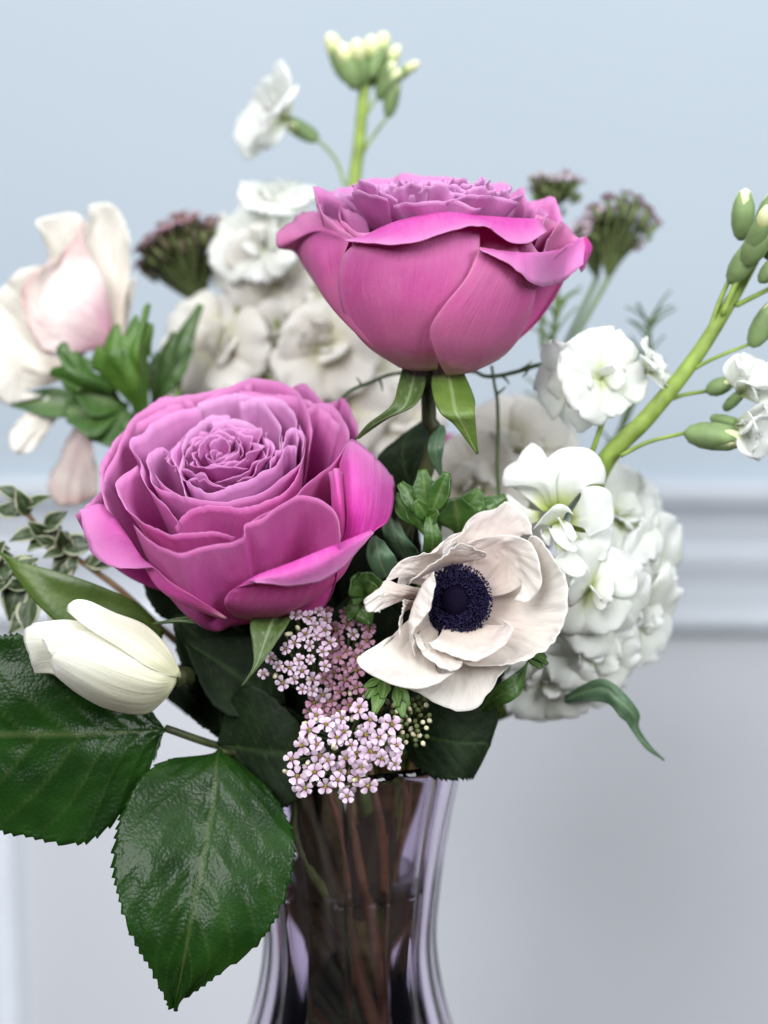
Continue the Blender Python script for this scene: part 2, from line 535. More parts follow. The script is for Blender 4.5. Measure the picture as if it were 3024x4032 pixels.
M['stem_mid'] = plain_mat('green_stem', (0.12, 0.19, 0.045), 0.5, 0.4, 200, 0.25)
M['vine'] = plain_mat('vine_stem', (0.055, 0.095, 0.028), 0.55, 0.4, 300, 0.3)
M['bud_green'] = plain_mat('bud_sepal', (0.17, 0.25, 0.10), 0.6, 0.3, 160, 0.22, 0.1)
M['bud_pale'] = plain_mat('bud_tip', (0.62, 0.66, 0.36), 0.55, 0.35, 300, 0.25, stops=[(0, (0.42, 0.50, 0.14)), (0.5, (0.62, 0.66, 0.34)), (1, (0.74, 0.75, 0.52))])
M['yarrow_stalk'] = plain_mat('yarrow_stalk', (0.10, 0.13, 0.045), 0.7, 0.3, 500, 0.4, 0.3)
M['yarrow_brown'] = plain_mat('yarrow_bracts', (0.10, 0.085, 0.050), 0.8, 0.2, 600, 0.5, 0.4)
M['stamen'] = plain_mat('stamen', (0.009, 0.006, 0.034), 0.6, 0.22, 1500, 0.6, 0.3)
M['stamen_dome'] = plain_mat('stamen_dome', (0.004, 0.002, 0.011), 0.85, 0.08, 2500, 0.6, 0.9)

# ------------------------------------------------------------------ room behind: wall with its chair rail
def wall_mat():
    m, nt = new_mat('wall_paint')
    L = nt.links.new
    tc = N(nt, 'ShaderNodeTexCoord')
    n1 = N(nt, 'ShaderNodeTexNoise'); n1.inputs['Scale'].default_value = 3; n1.inputs['Detail'].default_value = 4
    L(tc.outputs['Object'], n1.inputs['Vector'])
    cr = ramp(nt, [(0.3, (0.340, 0.395, 0.450)), (0.7, (0.350, 0.405, 0.458))])
    L(n1.outputs['Fac'], cr.inputs[0])
    n2 = N(nt, 'ShaderNodeTexNoise'); n2.inputs['Scale'].default_value = 350; n2.inputs['Detail'].default_value = 3
    L(tc.outputs['Object'], n2.inputs['Vector'])
    bp = N(nt, 'ShaderNodeBump'); bp.inputs['Strength'].default_value = 0.1; bp.inputs['Distance'].default_value = 0.001
    L(n2.outputs['Fac'], bp.inputs['Height'])
    pr = N(nt, 'ShaderNodeBsdfPrincipled')
    L(cr.outputs[0], pr.inputs['Base Color']); pr.inputs['Roughness'].default_value = 0.6
    pr.inputs['Specular IOR Level'].default_value = 0.3
    L(bp.outputs[0], pr.inputs['Normal'])
    out = N(nt, 'ShaderNodeOutputMaterial'); L(pr.outputs[0], out.inputs[0])
    return m
M['wall'] = wall_mat()
M['trim'] = plain_mat('trim_paint', (0.40, 0.43, 0.475), 0.35, 0.4, 40, 0.02, 0.03)
M['trim_white'] = plain_mat('white_trim_paint', (0.66, 0.70, 0.76), 0.35, 0.4, 40, 0.02, 0.03)
M['table'] = plain_mat('table_wood', (0.060, 0.034, 0.020), 0.5, 0.3, 60, 0.3, 0.05)

WD = 470                                        # wall lies this many mm behind the front blooms
WYAW = R(-2.2)
wc = P(1512, 2016, WD)
wx = Vector((math.cos(WYAW), math.sin(WYAW), 0))
wn = Vector((math.sin(WYAW), -math.cos(WYAW), 0))   # towards the room

def wall_pt(a, z, out=0.0):
    p = wc + wx * a + wn * out
    return (p.x, p.y, z)

def wall_build():
    v = [wall_pt(-1.6, -0.8), wall_pt(1.6, -0.8), wall_pt(1.6, 1.9), wall_pt(-1.6, 1.9),
         wall_pt(-1.6, -0.8, -0.08), wall_pt(1.6, -0.8, -0.08), wall_pt(1.6, 1.9, -0.08), wall_pt(-1.6, 1.9, -0.08)]
    f = [(0, 1, 2, 3), (5, 4, 7, 6), (1, 5, 6, 2), (4, 0, 3, 7), (3, 2, 6, 7), (4, 5, 1, 0)]
    o = mesh_obj('wall', v, f, [M['wall']], None, smooth=False)
    o['kind'] = 'structure'
    return o
wall = wall_build()

def zrow(dy):
    """height on the wall of a row of the photograph (display rows of 2212)"""
    sx, sy = cD(1560, dy)
    a = P(sx, sy, 0); d = (a - CAM).normalized()
    t = (wc - CAM).dot(wn) / d.dot(wn)
    return (CAM + d * t).z

def extrude_profile(name, prof, a0, a1, mat, parent, vertical=None):
    """prof: list of (height, out) pairs, run along the wall"""
    v = []; f = []
    n = len(prof)
    for a in (a0, a1):
        for z, o in prof:
            v.append(wall_pt(a, z, o) if vertical is None else wall_pt(vertical + z, a, o))
    for i in range(n - 1):
        f.append((i, i + 1, n + i + 1, n + i))
    f.append(tuple(range(n))[::-1]); f.append(tuple(n + i for i in range(n)))
    return mesh_obj(name, v, f, [mat], parent, smooth=False)

zt, z1, z2, z3, zb = zrow(1042), zrow(1095), zrow(1190), zrow(1255), zrow(1352)
rail = [(zt, -0.002), (zt, 0.010), (zt - 0.004, 0.012), (z1 + 0.004, 0.0115), (z1, 0.009), (z1 - 0.006, 0.0065), (z2 + 0.004, 0.006), (z2, 0.008),
        (z2 - 0.006, 0.0085), (z3, 0.007), (zb + 0.012, 0.009), (zb + 0.004, 0.012), (zb, 0.0115), (zb, -0.002)]
extrude_profile('chair_rail', rail, -1.6, 1.6, M['trim'], wall)

M['wainscot'] = plain_mat('wainscot_paint_lightened', (0.480, 0.498, 0.535), 0.5, 0.3, 6, 0.02, 0.02)  # more neutral paint, also lightened to offset light falling off low down
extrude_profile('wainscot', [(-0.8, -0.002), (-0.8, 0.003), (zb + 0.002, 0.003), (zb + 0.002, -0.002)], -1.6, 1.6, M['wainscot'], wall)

def col_on_wall(dx, dy=2000):
    sx, sy = cD(dx, dy)
    d = (P(sx, sy, 0) - CAM).normalized()
    t = (wc - CAM).dot(wn) / d.dot(wn)
    return (CAM + d * t - wc).dot(wx)

xa = col_on_wall(52)
extrude_profile('panel_trim', [(-0.09, -0.002), (-0.09, 0.018), (-0.02, 0.022), (-0.012, 0.014), (-0.004, 0.012), (0.0, 0.004), (0.0, -0.002)],
                -0.8, zb - 0.025, M['trim_white'], wall, vertical=xa)

# the table the vase stands on (just under the frame)
def table_build(center):
    x, y = center.x, center.y
    bm = bmesh.new()
    bmesh.ops.create_cube(bm, size=1, matrix=Matrix.Translation((x, y - 0.07, -0.015)) @ Matrix.Diagonal((0.9, 0.40, 0.03, 1)))
    bmesh.ops.bevel(bm, geom=bm.edges[:], offset=0.004, segments=2, affect='EDGES')
    me = bpy.data.meshes.new('table_top'); bm.to_mesh(me); bm.free()
    me.materials.append(M['table'])
    o = bpy.data.objects.new('table_top', me); COL.objects.link(o)
    o['kind'] = 'structure'
    return o

VZ = P(1376, 2935, 52)
VZ0 = VZ.z
table_build(VZ)

# ------------------------------------------------------------------ vase with water
def glass_mat(name, col, rough, ior):
    m, nt = new_mat(name)
    L = nt.links.new
    pr = N(nt, 'ShaderNodeBsdfPrincipled')
    tc = N(nt, 'ShaderNodeTexCoord')
    n1 = N(nt, 'ShaderNodeTexNoise'); n1.inputs['Scale'].default_value = 30; n1.inputs['Detail'].default_value = 2
    L(tc.outputs['Object'], n1.inputs['Vector'])
    cr = ramp(nt, [(0.3, tuple(c * 0.95 for c in col)), (0.7, col)])
    L(n1.outputs['Fac'], cr.inputs[0]); L(cr.outputs[0], pr.inputs['Base Color'])
    bp = N(nt, 'ShaderNodeBump'); bp.inputs['Strength'].default_value = 0.05; bp.inputs['Distance'].default_value = 0.002
    L(n1.outputs['Fac'], bp.inputs['Height']); L(bp.outputs[0], pr.inputs['Normal'])
    pr.inputs['Transmission Weight'].default_value = 1.0
    pr.inputs['Roughness'].default_value = rough
    pr.inputs['IOR'].default_value = ior
    out = N(nt, 'ShaderNodeOutputMaterial'); L(pr.outputs[0], out.inputs[0])
    return m
M['glass'] = glass_mat('violet_glass', (0.90, 0.82, 0.97), 0.0, 1.45)
M['water'] = glass_mat('water', (0.95, 0.93, 0.97), 0.0, 1.33)

def lathe(name, prof, mat, parent, n=128, rib=0.0, ribs=14, closed=False):
    """prof: (radius mm, z m, ribbed 0..1)"""
    v, f = [], []
    for r, z, w in prof:
        for i in range(n):
            a = 2 * math.pi * i / n
            rr = (r + rib * w * (abs(math.cos(a * ribs / 2)) ** 0.7 - 0.6)) * MM
            v.append((VZ.x + rr * math.cos(a), VZ.y + rr * math.sin(a), z))
    m = len(prof)
    for j in range(m - 1):
        for i in range(n):
            k = (i + 1) % n
            f.append((j * n + i, j * n + k, (j + 1) * n + k, (j + 1) * n + i))
    if not closed:
        f.append(tuple(range(n))[::-1]); f.append(tuple((m - 1) * n + i for i in range(n)))
    return mesh_obj(name, v, f, [mat], parent)

def smooth_prof(keys, m):
    z = np.linspace(0, 1, m)
    k = np.array([(a, b, 0) for a, b in keys], float)
    s = spl(k, z)
    return [(p[0], p[1]) for p in s]

H = VZ0
keys = [(38, 0.0), (44, 0.020 * H / .2), (47, 0.052 * H / .2), (42, 0.084 * H / .2), (33, 0.108 * H / .2), (28.5, 0.132 * H / .2), (29.5, 0.152 * H / .2), (33, 0.176 * H / .2), (38, H)]
outer = smooth_prof(keys, 60)
vase = thing('glass_vase', 'fluted violet tinted glass vase with narrow waist holding the bouquet', 'vase', (VZ.x, VZ.y, 0))
prof = [(r, z, 1) for r, z in outer] + [(36.6, H + 0.0012, 0.6)]
inner = [(max(r - 3.2, 5), max(z, 0.006), 0.7) for r, z in outer[::-1]]
inner = [p for p in inner if p[1] > 0.0061] + [(33, 0.006, 0)]
lathe('vase_body', prof + inner, M['glass'], vase, rib=2.2)
wl = 0.79 * H
wp = [(33.2, 0.0055, 0)] + [(r - 3.05, z, 0.7) for r, z in outer if 0.008 < z < wl]
lathe('water', wp, M['water'], vase, rib=1.3)

rng = random.Random(5)
def vase_r(z):
    zs = [p[1] for p in outer]; rs = [p[0] for p in outer]
    return float(np.interp(z, zs, rs)) - 7.0
def into_vase(start, ang, frac, mid=None):
    """path of a stem from a bloom over the rim through the waist to the bottom"""
    s = Vector(start)
    z1_, z2_, z3_ = H - 0.004, 0.140 / .2 * H, 0.012
    def pt(z, fr, a):
        r = vase_r(z) * fr * MM
        return Vector((VZ.x + r * math.cos(a), VZ.y + r * math.sin(a), z))
    pts = [s]
    if mid is not None:
        pts += [Vector(m) for m in (mid if isinstance(mid, list) else [mid])]
    pts += [pt(z1_, frac, ang), pt(z2_, frac * 0.8, ang + 0.5), pt(z3_, frac * 0.9, ang + math.pi * 0.9)]
    return pts

# ------------------------------------------------------------------ leaves
def leaf(rows, mat, parent=None, name='leaf', nu=25, nv=60, serr=None, relief=0.5, nveins=7, slant=0.32, seed=0.0, thick=0.3, wave=0.6, midw=0.03):
    G = rows_grid(rows, nu, nv)
    nv_, nu_ = G.shape[:2]
    Nn = normals(G)
    vein = np.zeros((nv_, nu_)); marg = np.zeros((nv_, nu_))
    du = np.gradient(G, axis=1); dv = np.gradient(G, axis=0)
    G2 = G.copy()
    for j in range(nv_):
        v = j / (nv_ - 1)
        for i in range(nu_):
            u = i / (nu_ - 1) * 2 - 1
            a = abs(u)
            ph = (v - slant * a) * nveins
            ph += 0.35 if u > 0 else 0
            d = abs((ph % 1) - 0.5) * 2          # 1 at vein, 0 between
            side = max(0.0, (d - 0.86) / 0.14) * (1 - a * 0.7)
            mid = max(0.0, 1 - a / max(midw * 2.2, 1e-3))
            vein[j, i] = max(side * 0.8, mid)
            marg[j, i] = a
            h = relief * (0.5 * (1 - d ** 3) - 0.6 * mid) * (1 - 0.3 * a) * math.sin(math.pi * min(1, max(0, v)) ** 0.8)
            h += wave * nz(u * 1.6, v * 3.0, seed * 7.1) + relief * 0.35 * nz(u * 9, v * 16, seed)
            G2[j, i] = G[j, i] + Nn[j, i] * h * MM
            if serr and a > 0.7 and 0.06 < v < 0.99:
                n, amp = serr
                f = (v * n + 1.1 * nz(v * 9, u, seed)) % 1
                w = ((a - 0.7) / 0.3) ** 2
                dirv = du[j, i] * (1 if u > 0 else -1)
                dirv = dirv / (np.linalg.norm(dirv) + 1e-12)
                dd = dv[j, i] / (np.linalg.norm(dv[j, i]) + 1e-12)
                tooth = f ** 1.3
                G2[j, i] = G2[j, i] + (dirv * (tooth - 0.3) + dd * tooth * 0.5) * (amp * w * MM * (0.7 + 0.6 * abs(nz(v * 40, u * 3, seed))))
    return grid_obj(name, G2, [mat], parent, thick, None, {'vein': vein.ravel(), 'margin': marg.ravel()})

def L5(c, pts, dz):
    """rows of (x,y[,d]) in crop c -> world rows"""
    out = []
    for k, r in enumerate(pts):
        d0 = dz[k] if isinstance(dz, (list, tuple)) else dz
        out.append([Q(c, p[0], p[1], d0 + (p[2] if len(p) > 2 else 0)) for p in r])
    return out

def blade(base, tip, width, nrm, bend=0.0, cup=0.1, tipw=0.05, k=7, shape=0.45, basew=0.12):
    """rows for a simple ovate blade from base to tip; nrm = facing direction"""
    b, t = Vector(base), Vector(tip)
    ax = t - b
    Ln = ax.length
    a = ax.normalized()
    n = (Vector(nrm) - a * Vector(nrm).dot(a)).normalized()
    s = a.cross(n).normalized()
    rows = []
    for j in range(k):
        v = j / (k - 1)
        w = width * MM * max(basew if v < .5 else tipw, math.sin(math.pi * v ** (math.log(0.5) / math.log(shape))) ) if 0 < v < 1 else width * MM * (basew if v == 0 else tipw)
        c = b + ax * v + n * (bend * MM * math.sin(math.pi * v) ) 
        rows.append([c - s * w + n * (cup * w), c - s * w * .5 + n * (cup * w * .25), c, c + s * w * .5 + n * (cup * w * .25), c + s * w + n * (cup * w)])
    return rows

# ------------------------------------------------------------------ roses
def axis_frame(A):
    A = Vector(A).normalized()
    X = CR - A * CR.dot(A)
    X.normalize()
    Y = A.cross(X)
    return np.array(X), np.array(Y), np.array(A)

def rim_petal(rim, O, A, Hh, mats, parent, lip=1.5, crest=0.0, rho0=5.0, start=0.10, nu=34, nv=24, amp=0.95, freq=3.6, edge=1.2, efreq=8.0,
              seed=0.0, jag=0.0, belly=1.0, thick=0.16, fine=0.55):
    """petal whose free edge is the given curve and whose blade follows the bowl of the bloom down to its base"""
    X, Y, Z = axis_frame(A)
    O = np.array(O)
    u = np.linspace(0, 1, nu)
    Rm = spl([tuple(p) for p in rim], u) - O
    x, y, z = Rm @ X, Rm @ Y, Rm @ Z
    rho = np.hypot(x, y)
    ca, sa = x / rho, y / rho
    G = np.empty((nv, nu, 3))
    v = np.linspace(start, 1, nv)
    lipm = lip * MM
    for i in range(nu):
        e = 1.0 - jag * max(0, nz(u[i] * 11, seed * 3.1)) + 0.0
        zz = z[i] + fine * MM * nz(u[i] * 26, seed * 1.3, 4.0)
        for j in range(nv):
            t = v[j] * e
            ph = t * math.pi / 2
            lp = min(lipm, rho[i] * 0.35)
            rr = rho0 * MM + (rho[i] - lp - rho0 * MM) * math.sin(ph) ** belly + lp * t ** 7
            hz = -Hh * MM + (zz + Hh * MM) * (1 - math.cos(ph)) + crest * MM * math.sin(math.pi * min(1, max(0, (t - .6) / .4)))
            p = O + X * (rr * ca[i]) + Y * (rr * sa[i]) + Z * hz
            G[j, i] = p
    G = ruffle(G, amp, freq, seed, 1.3, edge, efreq)
    G = ruffle(G, 0.28, 10.0, seed + 21, 0.8, 0.35, 21.0)
    return grid_obj('petal', G, mats, parent, thick, O - Z * Hh * MM * 0.1)

def heart_petals(O, A, rings, Hh, mats, parent, seed=1, nu=18, nv=14, squash=1.0):
    """rings: (radius mm, rim height mm, count, half width rad, ruffle mm, tilt mm)"""
    X, Y, Z = axis_frame(A)
    O = np.array(O)
    rg = random.Random(seed)
    a0 = rg.random() * 6
    for ri, (r, zr, cnt, hw, ruf, tilt) in enumerate(rings):
        a0 += 0.9
        for c in range(cnt):
            ang = a0 + c * 2 * math.pi / cnt + rg.uniform(-0.18, 0.18)
            w = hw * rg.uniform(0.85, 1.15)
            dr = rg.uniform(-0.6, 0.6); dzr = rg.uniform(-1.5, 1.3)
            sd = rg.random() * 40
            G = np.empty((nv, nu, 3))
            for j in range(nv):
                v = j / (nv - 1)
                for i in range(nu):
                    q = i / (nu - 1) * 2 - 1
                    aa = ang + q * w * (0.55 + 0.45 * v ** .6)
                    rr = (r + dr) * (0.55 + 0.45 * math.sin(v * math.pi / 2)) + q * 0.9 + tilt * v ** 5 + ruf * v * v * nz(q * 1.5, v, sd)
                    rr += ruf * 0.35 * v ** 3 * nz(q * 3.6, v * 2, sd + 3)
                    rr = max(rr, 0.4)
                    h = zr + dzr - Hh * (1 - v) * 0.6 - 2.2 * (q * q) * v * (1 - 0.5 * abs(nz(q * 2, sd))) + ruf * 0.55 * v * nz(q * 2.2, 7.7, sd) + 0.25 * v * nz(q * 9, 3.3, sd)
                    G[j, i] = O + (X * (rr * math.cos(aa)) + Y * (rr * math.sin(aa)) * squash + Z * h) * MM
            grid_obj('petal', G, mats, parent, 0.15, O)

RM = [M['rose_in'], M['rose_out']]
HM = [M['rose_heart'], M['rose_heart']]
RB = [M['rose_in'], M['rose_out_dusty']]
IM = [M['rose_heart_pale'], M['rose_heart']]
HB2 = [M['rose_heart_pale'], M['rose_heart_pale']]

# ---- front rose: opens up and towards the viewer
AF = cv(-0.06, -0.62, 0.78).normalized()
def pl(y):
    return 12 - 0.088 * (y - 430)
def FP(x, y, o=0.0):
    return Q(c2, x, y, pl(y) + o)
OF = Q(c2, 770, 450, pl(450))
HB = 52
def EL(x, y, k=1.0, o=0.0):
    r2 = ((x - 790) / 715) ** 2 + ((y - 630) / 545) ** 2
    return Q(c2, x, y, 15 - 38 * k * math.sqrt(max(0, 1 - r2 / (k * k))) + o)

baseF = OF - AF * (HB * MM)
front_rose = thing('garden_rose', 'fully open magenta pink rose tilted towards the viewer, showing its swirled heart', 'rose', baseF, 'pink garden roses')

def fr(rim, **kw):
    kw.setdefault('seed', len(front_rose.children) * 1.37 + 0.5)
    pts = [FP(*p) for p in rim]
    return rim_petal(pts, OF, AF, HB, kw.pop('mats', RM), front_rose, **kw)

# outermost back petals
fr([(330, 330, 8), (430, 213, 7), (510, 178, 6), (570, 190, 5), (640, 230, 4)], lip=3)
fr([(1000, 175, 9), (1060, 130, 8), (1110, 125, 8), (1150, 160, 8), (1200, 215, 8), (1230, 300, 8)], lip=3)
fr([(1170, 225, 6), (1230, 200, 6), (1280, 190, 6), (1312, 260, 6), (1336, 335, 6), (1300, 420, 6)], lip=4)
fr([(100, 690, 16), (150, 650, 14), (215, 585, 10), (225, 520, 7), (290, 400, 4), (345, 290, 3), (400, 240, 3), (560, 178, 3), (700, 152, 2), (800, 132, 2), (880, 125, 2)], lip=2, nu=40)
fr([(640, 205), (740, 152), (820, 120), (870, 94), (960, 110), (1060, 150), (1112, 215), (1126, 300), (1122, 400)], lip=3, edge=1.0)
# left flared petal corner
petal([[EL(770, 1142, 1.04, -2), EL(756, 1148, 1.05, -2), EL(735, 1140, .98), EL(715, 1120, .98, 10)],
       [EL(640, 1060, 1.06, -2), EL(615, 1092, 1.05, -2), EL(575, 1085, 1.0, 4), EL(545, 1040, 1, 20)],
       [EL(525, 986, 1.06, -2), EL(485, 1020, 1.05, -2), EL(440, 975, 1.0, 4), EL(400, 890, 1, 20)],
       [EL(455, 925, 1.04, -2), EL(390, 872, .99, 4), EL(315, 775, .99, 8), EL(250, 660, 1, 16)],
       [EL(415, 930, 1.0, -3), EL(262, 917, 1.02, -4), EL(165, 840, 1.0, -3), EL(122, 672, 1.0, 0)]],
      RM, front_rose, nu=30, nv=30, amp=0.5, edge=0.5, seed=3.3, crinkle=0.2, toward=OF)
# bottom right petal with its rolled lip
petal([[EL(800, 1140, .96), EL(850, 1150, .97), EL(900, 1158, .98), EL(960, 1152, .98), EL(1030, 1135, .98)],
       [EL(757, 1085, 1.0), EL(850, 1105, 1.01), EL(980, 1095, 1.02), EL(1120, 1060, 1.01), EL(1245, 985, 1.0)],
       [EL(765, 1045, 1.0), EL(870, 1020, 1.02), EL(1010, 985, 1.03), EL(1170, 930, 1.02), EL(1325, 860, 1.0)],
       [EL(800, 1015, 1.0), EL(900, 955, 1.02), EL(1050, 900, 1.03), EL(1200, 838, 1.02), EL(1385, 768, 1.0)],
       [EL(835, 1005, 1.0, -2), EL(895, 968, 1.02, -4), EL(1050, 945, 1.03, -6), EL(1215, 885, 1.02, -5), EL(1400, 766, 1.0, -3)],
       [EL(880, 992, 1.0, -4), EL(910, 990, 1.02, -6), EL(1050, 1003, 1.03, -7), EL(1232, 958, 1.02, -7), EL(1408, 772, 1.0, -4)]],
      RM, front_rose, nu=34, nv=40, amp=0.4, edge=0.3, seed=4.1, crinkle=0.2, toward=OF)
# far right petal
petal([[EL(1190, 930, .9, 8), EL(1210, 930, .92, 4), EL(1240, 930, .95), EL(1270, 920, .97)],
       [EL(1265, 760, .9, 12), EL(1290, 800, .93, 6), EL(1340, 830, .97, 2), EL(1400, 775, 1.0, 2)],
       [EL(1262, 580, .9, 16), EL(1306, 640, .92, 4), EL(1390, 690, .97, 2), EL(1472, 715, 1.0, 2)],
       [EL(1255, 470, .9, 18), EL(1312, 480, .92, 6), EL(1400, 550, .97, 5), EL(1497, 590, 1.0, 4)],
       [EL(1268, 415, .9, 20), EL(1313, 360, .92, 12), EL(1400, 428, .97, 8), EL(1488, 528, 1.0, 6)]],
      RM, front_rose, nu=28, nv=28, amp=0.4, edge=0.4, seed=5.2, crinkle=0.2, toward=OF)
# sliver behind it
petal([[EL(1230, 860, .86, 8), EL(1265, 880, .88, 6), EL(1295, 880, .9, 6)],
       [EL(1225, 650, .86, 8), EL(1262, 660, .88, 4), EL(1300, 700, .9, 8)],
       [EL(1215, 520, .86, 12), EL(1240, 490, .88, 8), EL(1275, 520, .9, 14)]], RM, front_rose, seed=6.3, toward=OF)
# right back petal sweeping round to the front
fr([(1112, 230), (1160, 206), (1215, 213), (1270, 270), (1301, 345), (1282, 410), (1200, 492, -2), (1110, 567, -4), (1020, 640, -6), (930, 690, -4), (850, 735, -2)], lip=5, nu=44)
# broad front petal
fr([(360, 735, 4), (410, 790, 2), (480, 840, 0), (560, 862, -1), (640, 834, 0), (740, 820, 0), (815, 800, -2), (846, 778, -5), (848, 738, -6), (920, 708, -8), (1020, 640, -10), (1105, 606, -10), (1190, 640, -8), (1250, 705, -4), (1264, 790, 2)],
   lip=2.0, nu=60, nv=34, edge=0.4, amp=0.4, freq=4.0, belly=0.72)
# the rest of the cup, outside to inside
fr([(375, 478, 2), (305, 528, 0), (287, 575), (330, 665), (420, 738), (520, 777), (640, 768), (730, 772, 2), (800, 800, 6)], lip=5, nu=44, edge=0.4)
fr([(540, 748, 12), (580, 690, 5), (660, 657, 1), (760, 653), (840, 662), (930, 640), (1020, 598), (1080, 530), (1112, 440)], lip=2.5, nu=40, edge=0.4)
fr([(650, 225), (560, 240), (450, 290), (400, 345), (345, 362), (338, 405), (385, 460), (392, 520), (450, 600), (500, 650), (548, 725, 8)], mats=[M['rose_heart'], M['rose_in']], lip=4, nu=48, edge=0.8)
fr([(530, 432, 3), (480, 395, 2), (432, 425, 1), (424, 490, 1), (470, 575, 1), (560, 612, 1)], mats=[M['rose_heart'], M['rose_in']], lip=3, nu=30)
fr([(450, 520), (500, 572), (580, 615), (720, 632), (830, 622), (930, 590), (1000, 540), (1090, 460), (1113, 380), (1090, 300)], mats=[M['rose_heart'], M['rose_in']], lip=3, nu=48, edge=0.6)
fr([(640, 215), (740, 180), (830, 166), (900, 186), (970, 260), (1002, 325), (1000, 410)], mats=IM, lip=2.5, nu=36)
fr([(820, 205, -1), (920, 180, -1), (1010, 200, -1), (1070, 270, -1), (1080, 360, -1)], mats=IM, lip=2.5)
fr([(590, 612, -1), (562, 500, -1), (570, 400, -1), (610, 320, -1), (690, 268, -1), (780, 262, -1)], mats=IM, lip=2, nu=36)
fr([(590, 540, -2), (640, 578, -2), (720, 590, -2), (800, 565, -2), (900, 528, -2), (1000, 458, -2), (1012, 350, -2)], mats=IM, lip=2, nu=40, edge=0.9)
fr([(700, 290, -1), (780, 278, -1), (860, 292, -1), (920, 340, -1), (945, 400, -1), (930, 450, -1)], mats=IM, lip=2)
fr([(1000, 420, -2), (1012, 350, -2), (1055, 312, -2), (1100, 330, -2), (1095, 400, -2)], mats=IM, lip=2, rho0=10)
fr([(960, 470, -2), (985, 420, -2), (1030, 390, -2), (1070, 400, -2)], mats=IM, lip=1.5, rho0=9)
hO = Q(c2, 742, 420, pl(420) - 1)
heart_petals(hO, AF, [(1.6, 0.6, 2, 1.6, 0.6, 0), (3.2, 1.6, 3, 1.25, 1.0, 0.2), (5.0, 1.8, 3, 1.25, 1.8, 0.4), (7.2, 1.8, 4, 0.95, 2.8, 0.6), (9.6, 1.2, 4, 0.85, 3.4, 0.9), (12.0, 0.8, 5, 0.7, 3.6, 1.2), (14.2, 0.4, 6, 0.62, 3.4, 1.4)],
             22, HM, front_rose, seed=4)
# cup behind, the side away from the viewer
X_, Y_, Z_ = axis_frame(AF)
for k in range(5):
    a = R(60 + k * 30)
    rim = []
    for q in (-0.5, -0.25, 0, 0.25, 0.5):
        rim.append(Vector(np.array(OF) + (X_ * 40 * math.cos(a + q) + Y_ * 38 * math.sin(a + q) + Z_ * (-4 + 3 * math.cos(q * 3))) * MM))
    rim_petal(rim, OF, AF, HB, RM, front_rose, lip=5, seed=20 + k)
# hip, sepals, stem
def hip(O, A, r, h, mat, parent):
    X, Y, Z = axis_frame(A)
    v, f = [], []
    prof_ = [(0.35, -1.5), (0.75, -1.1), (1.0, -0.5), (1.05, 0.0), (0.9, 0.35)]
    n = 14
    for rr, zz in prof_:
        for i in range(n):
            a = 2 * math.pi * i / n
            v.append(np.array(O) + (X * r * rr * math.cos(a) + Y * r * rr * math.sin(a) + Z * h * zz) * MM)
    for j in range(len(prof_) - 1):
        for i in range(n):
            k = (i + 1) % n
            f.append((j * n + i, j * n + k, (j + 1) * n + k, (j + 1) * n + i))
    f.append(tuple(range(n))[::-1]); f.append(tuple((len(prof_) - 1) * n + i for i in range(n)))
    return mesh_obj('hip', v, f, [mat], parent)
hip(baseF, AF, 6, 6, M['sepal_dark'], front_rose)
leaf(L5(c2, [[(930, 1120), (985, 1125), (1045, 1130)], [(870, 1160), (960, 1170), (1040, 1160)], [(878, 1260), (930, 1250), (980, 1255)], [(880, 1350), (895, 1350), (915, 1345)], [(830, 1440), (834, 1438), (838, 1434)]],
        [20, 4, 0, -2, -2]), M['sepal_dark'], front_rose, 'sepal', nu=15, nv=30, relief=0.2, midw=0.01)
leaf(L5(c2, [[(760, 1120), (770, 1130), (780, 1140)], [(650, 1130), (660, 1150), (680, 1165)], [(560, 1140), (560, 1155), (570, 1165)], [(440, 1165), (440, 1168), (440, 1170)]],
        [20, 12, 12, 14]), M['sepal_dark'], front_rose, 'sepal', nu=13, nv=24, relief=0.2, midw=0.01)
for sgn in (-1, 1):
    leaf(blade(baseF + CR * sgn * 0.004, baseF + cv(sgn * 0.030, 0.016, 0.012), 6, cv(0, 1, 0.3), basew=0.6), M['sepal_dark'], front_rose, 'sepal', nu=9, nv=16)
tube('stem', into_vase(baseF - AF * 0.004, 1.2, 0.5, baseF + cv(0.01, 0.008, -0.03)), 2.6, 2.6, M['stem_dark'], front_rose, m=40)

# ---- upright rose behind it, seen from the side
AB = cv(0.02, -0.20, 0.98).normalized()
DB = 22
def BP(x, y, d):
    return Q(c1, x, y, DB + d)
OB = BP(880, 300, 0)
HR = 45
baseB = OB - AB * (HR * MM)
def EB(x, y, k=1.0, o=0.0):
    r2 = ((x - 890) / 540) ** 2 + ((y - 420) / 552) ** 2
    return Q(c1, x, y, DB - 36 * k * math.sqrt(max(0, 1 - r2 / (k * k))) + o)
back_rose = thing('garden_rose', 'upright mauve pink rose seen from the side, the highest pink bloom', 'rose', baseB, 'pink garden roses')
def br(rim, **kw):
    kw.setdefault('seed', len(back_rose.children) * 1.91 + 50)
    return rim_petal([BP(*p) for p in rim], OB, AB, HR, RB, back_rose, **kw)
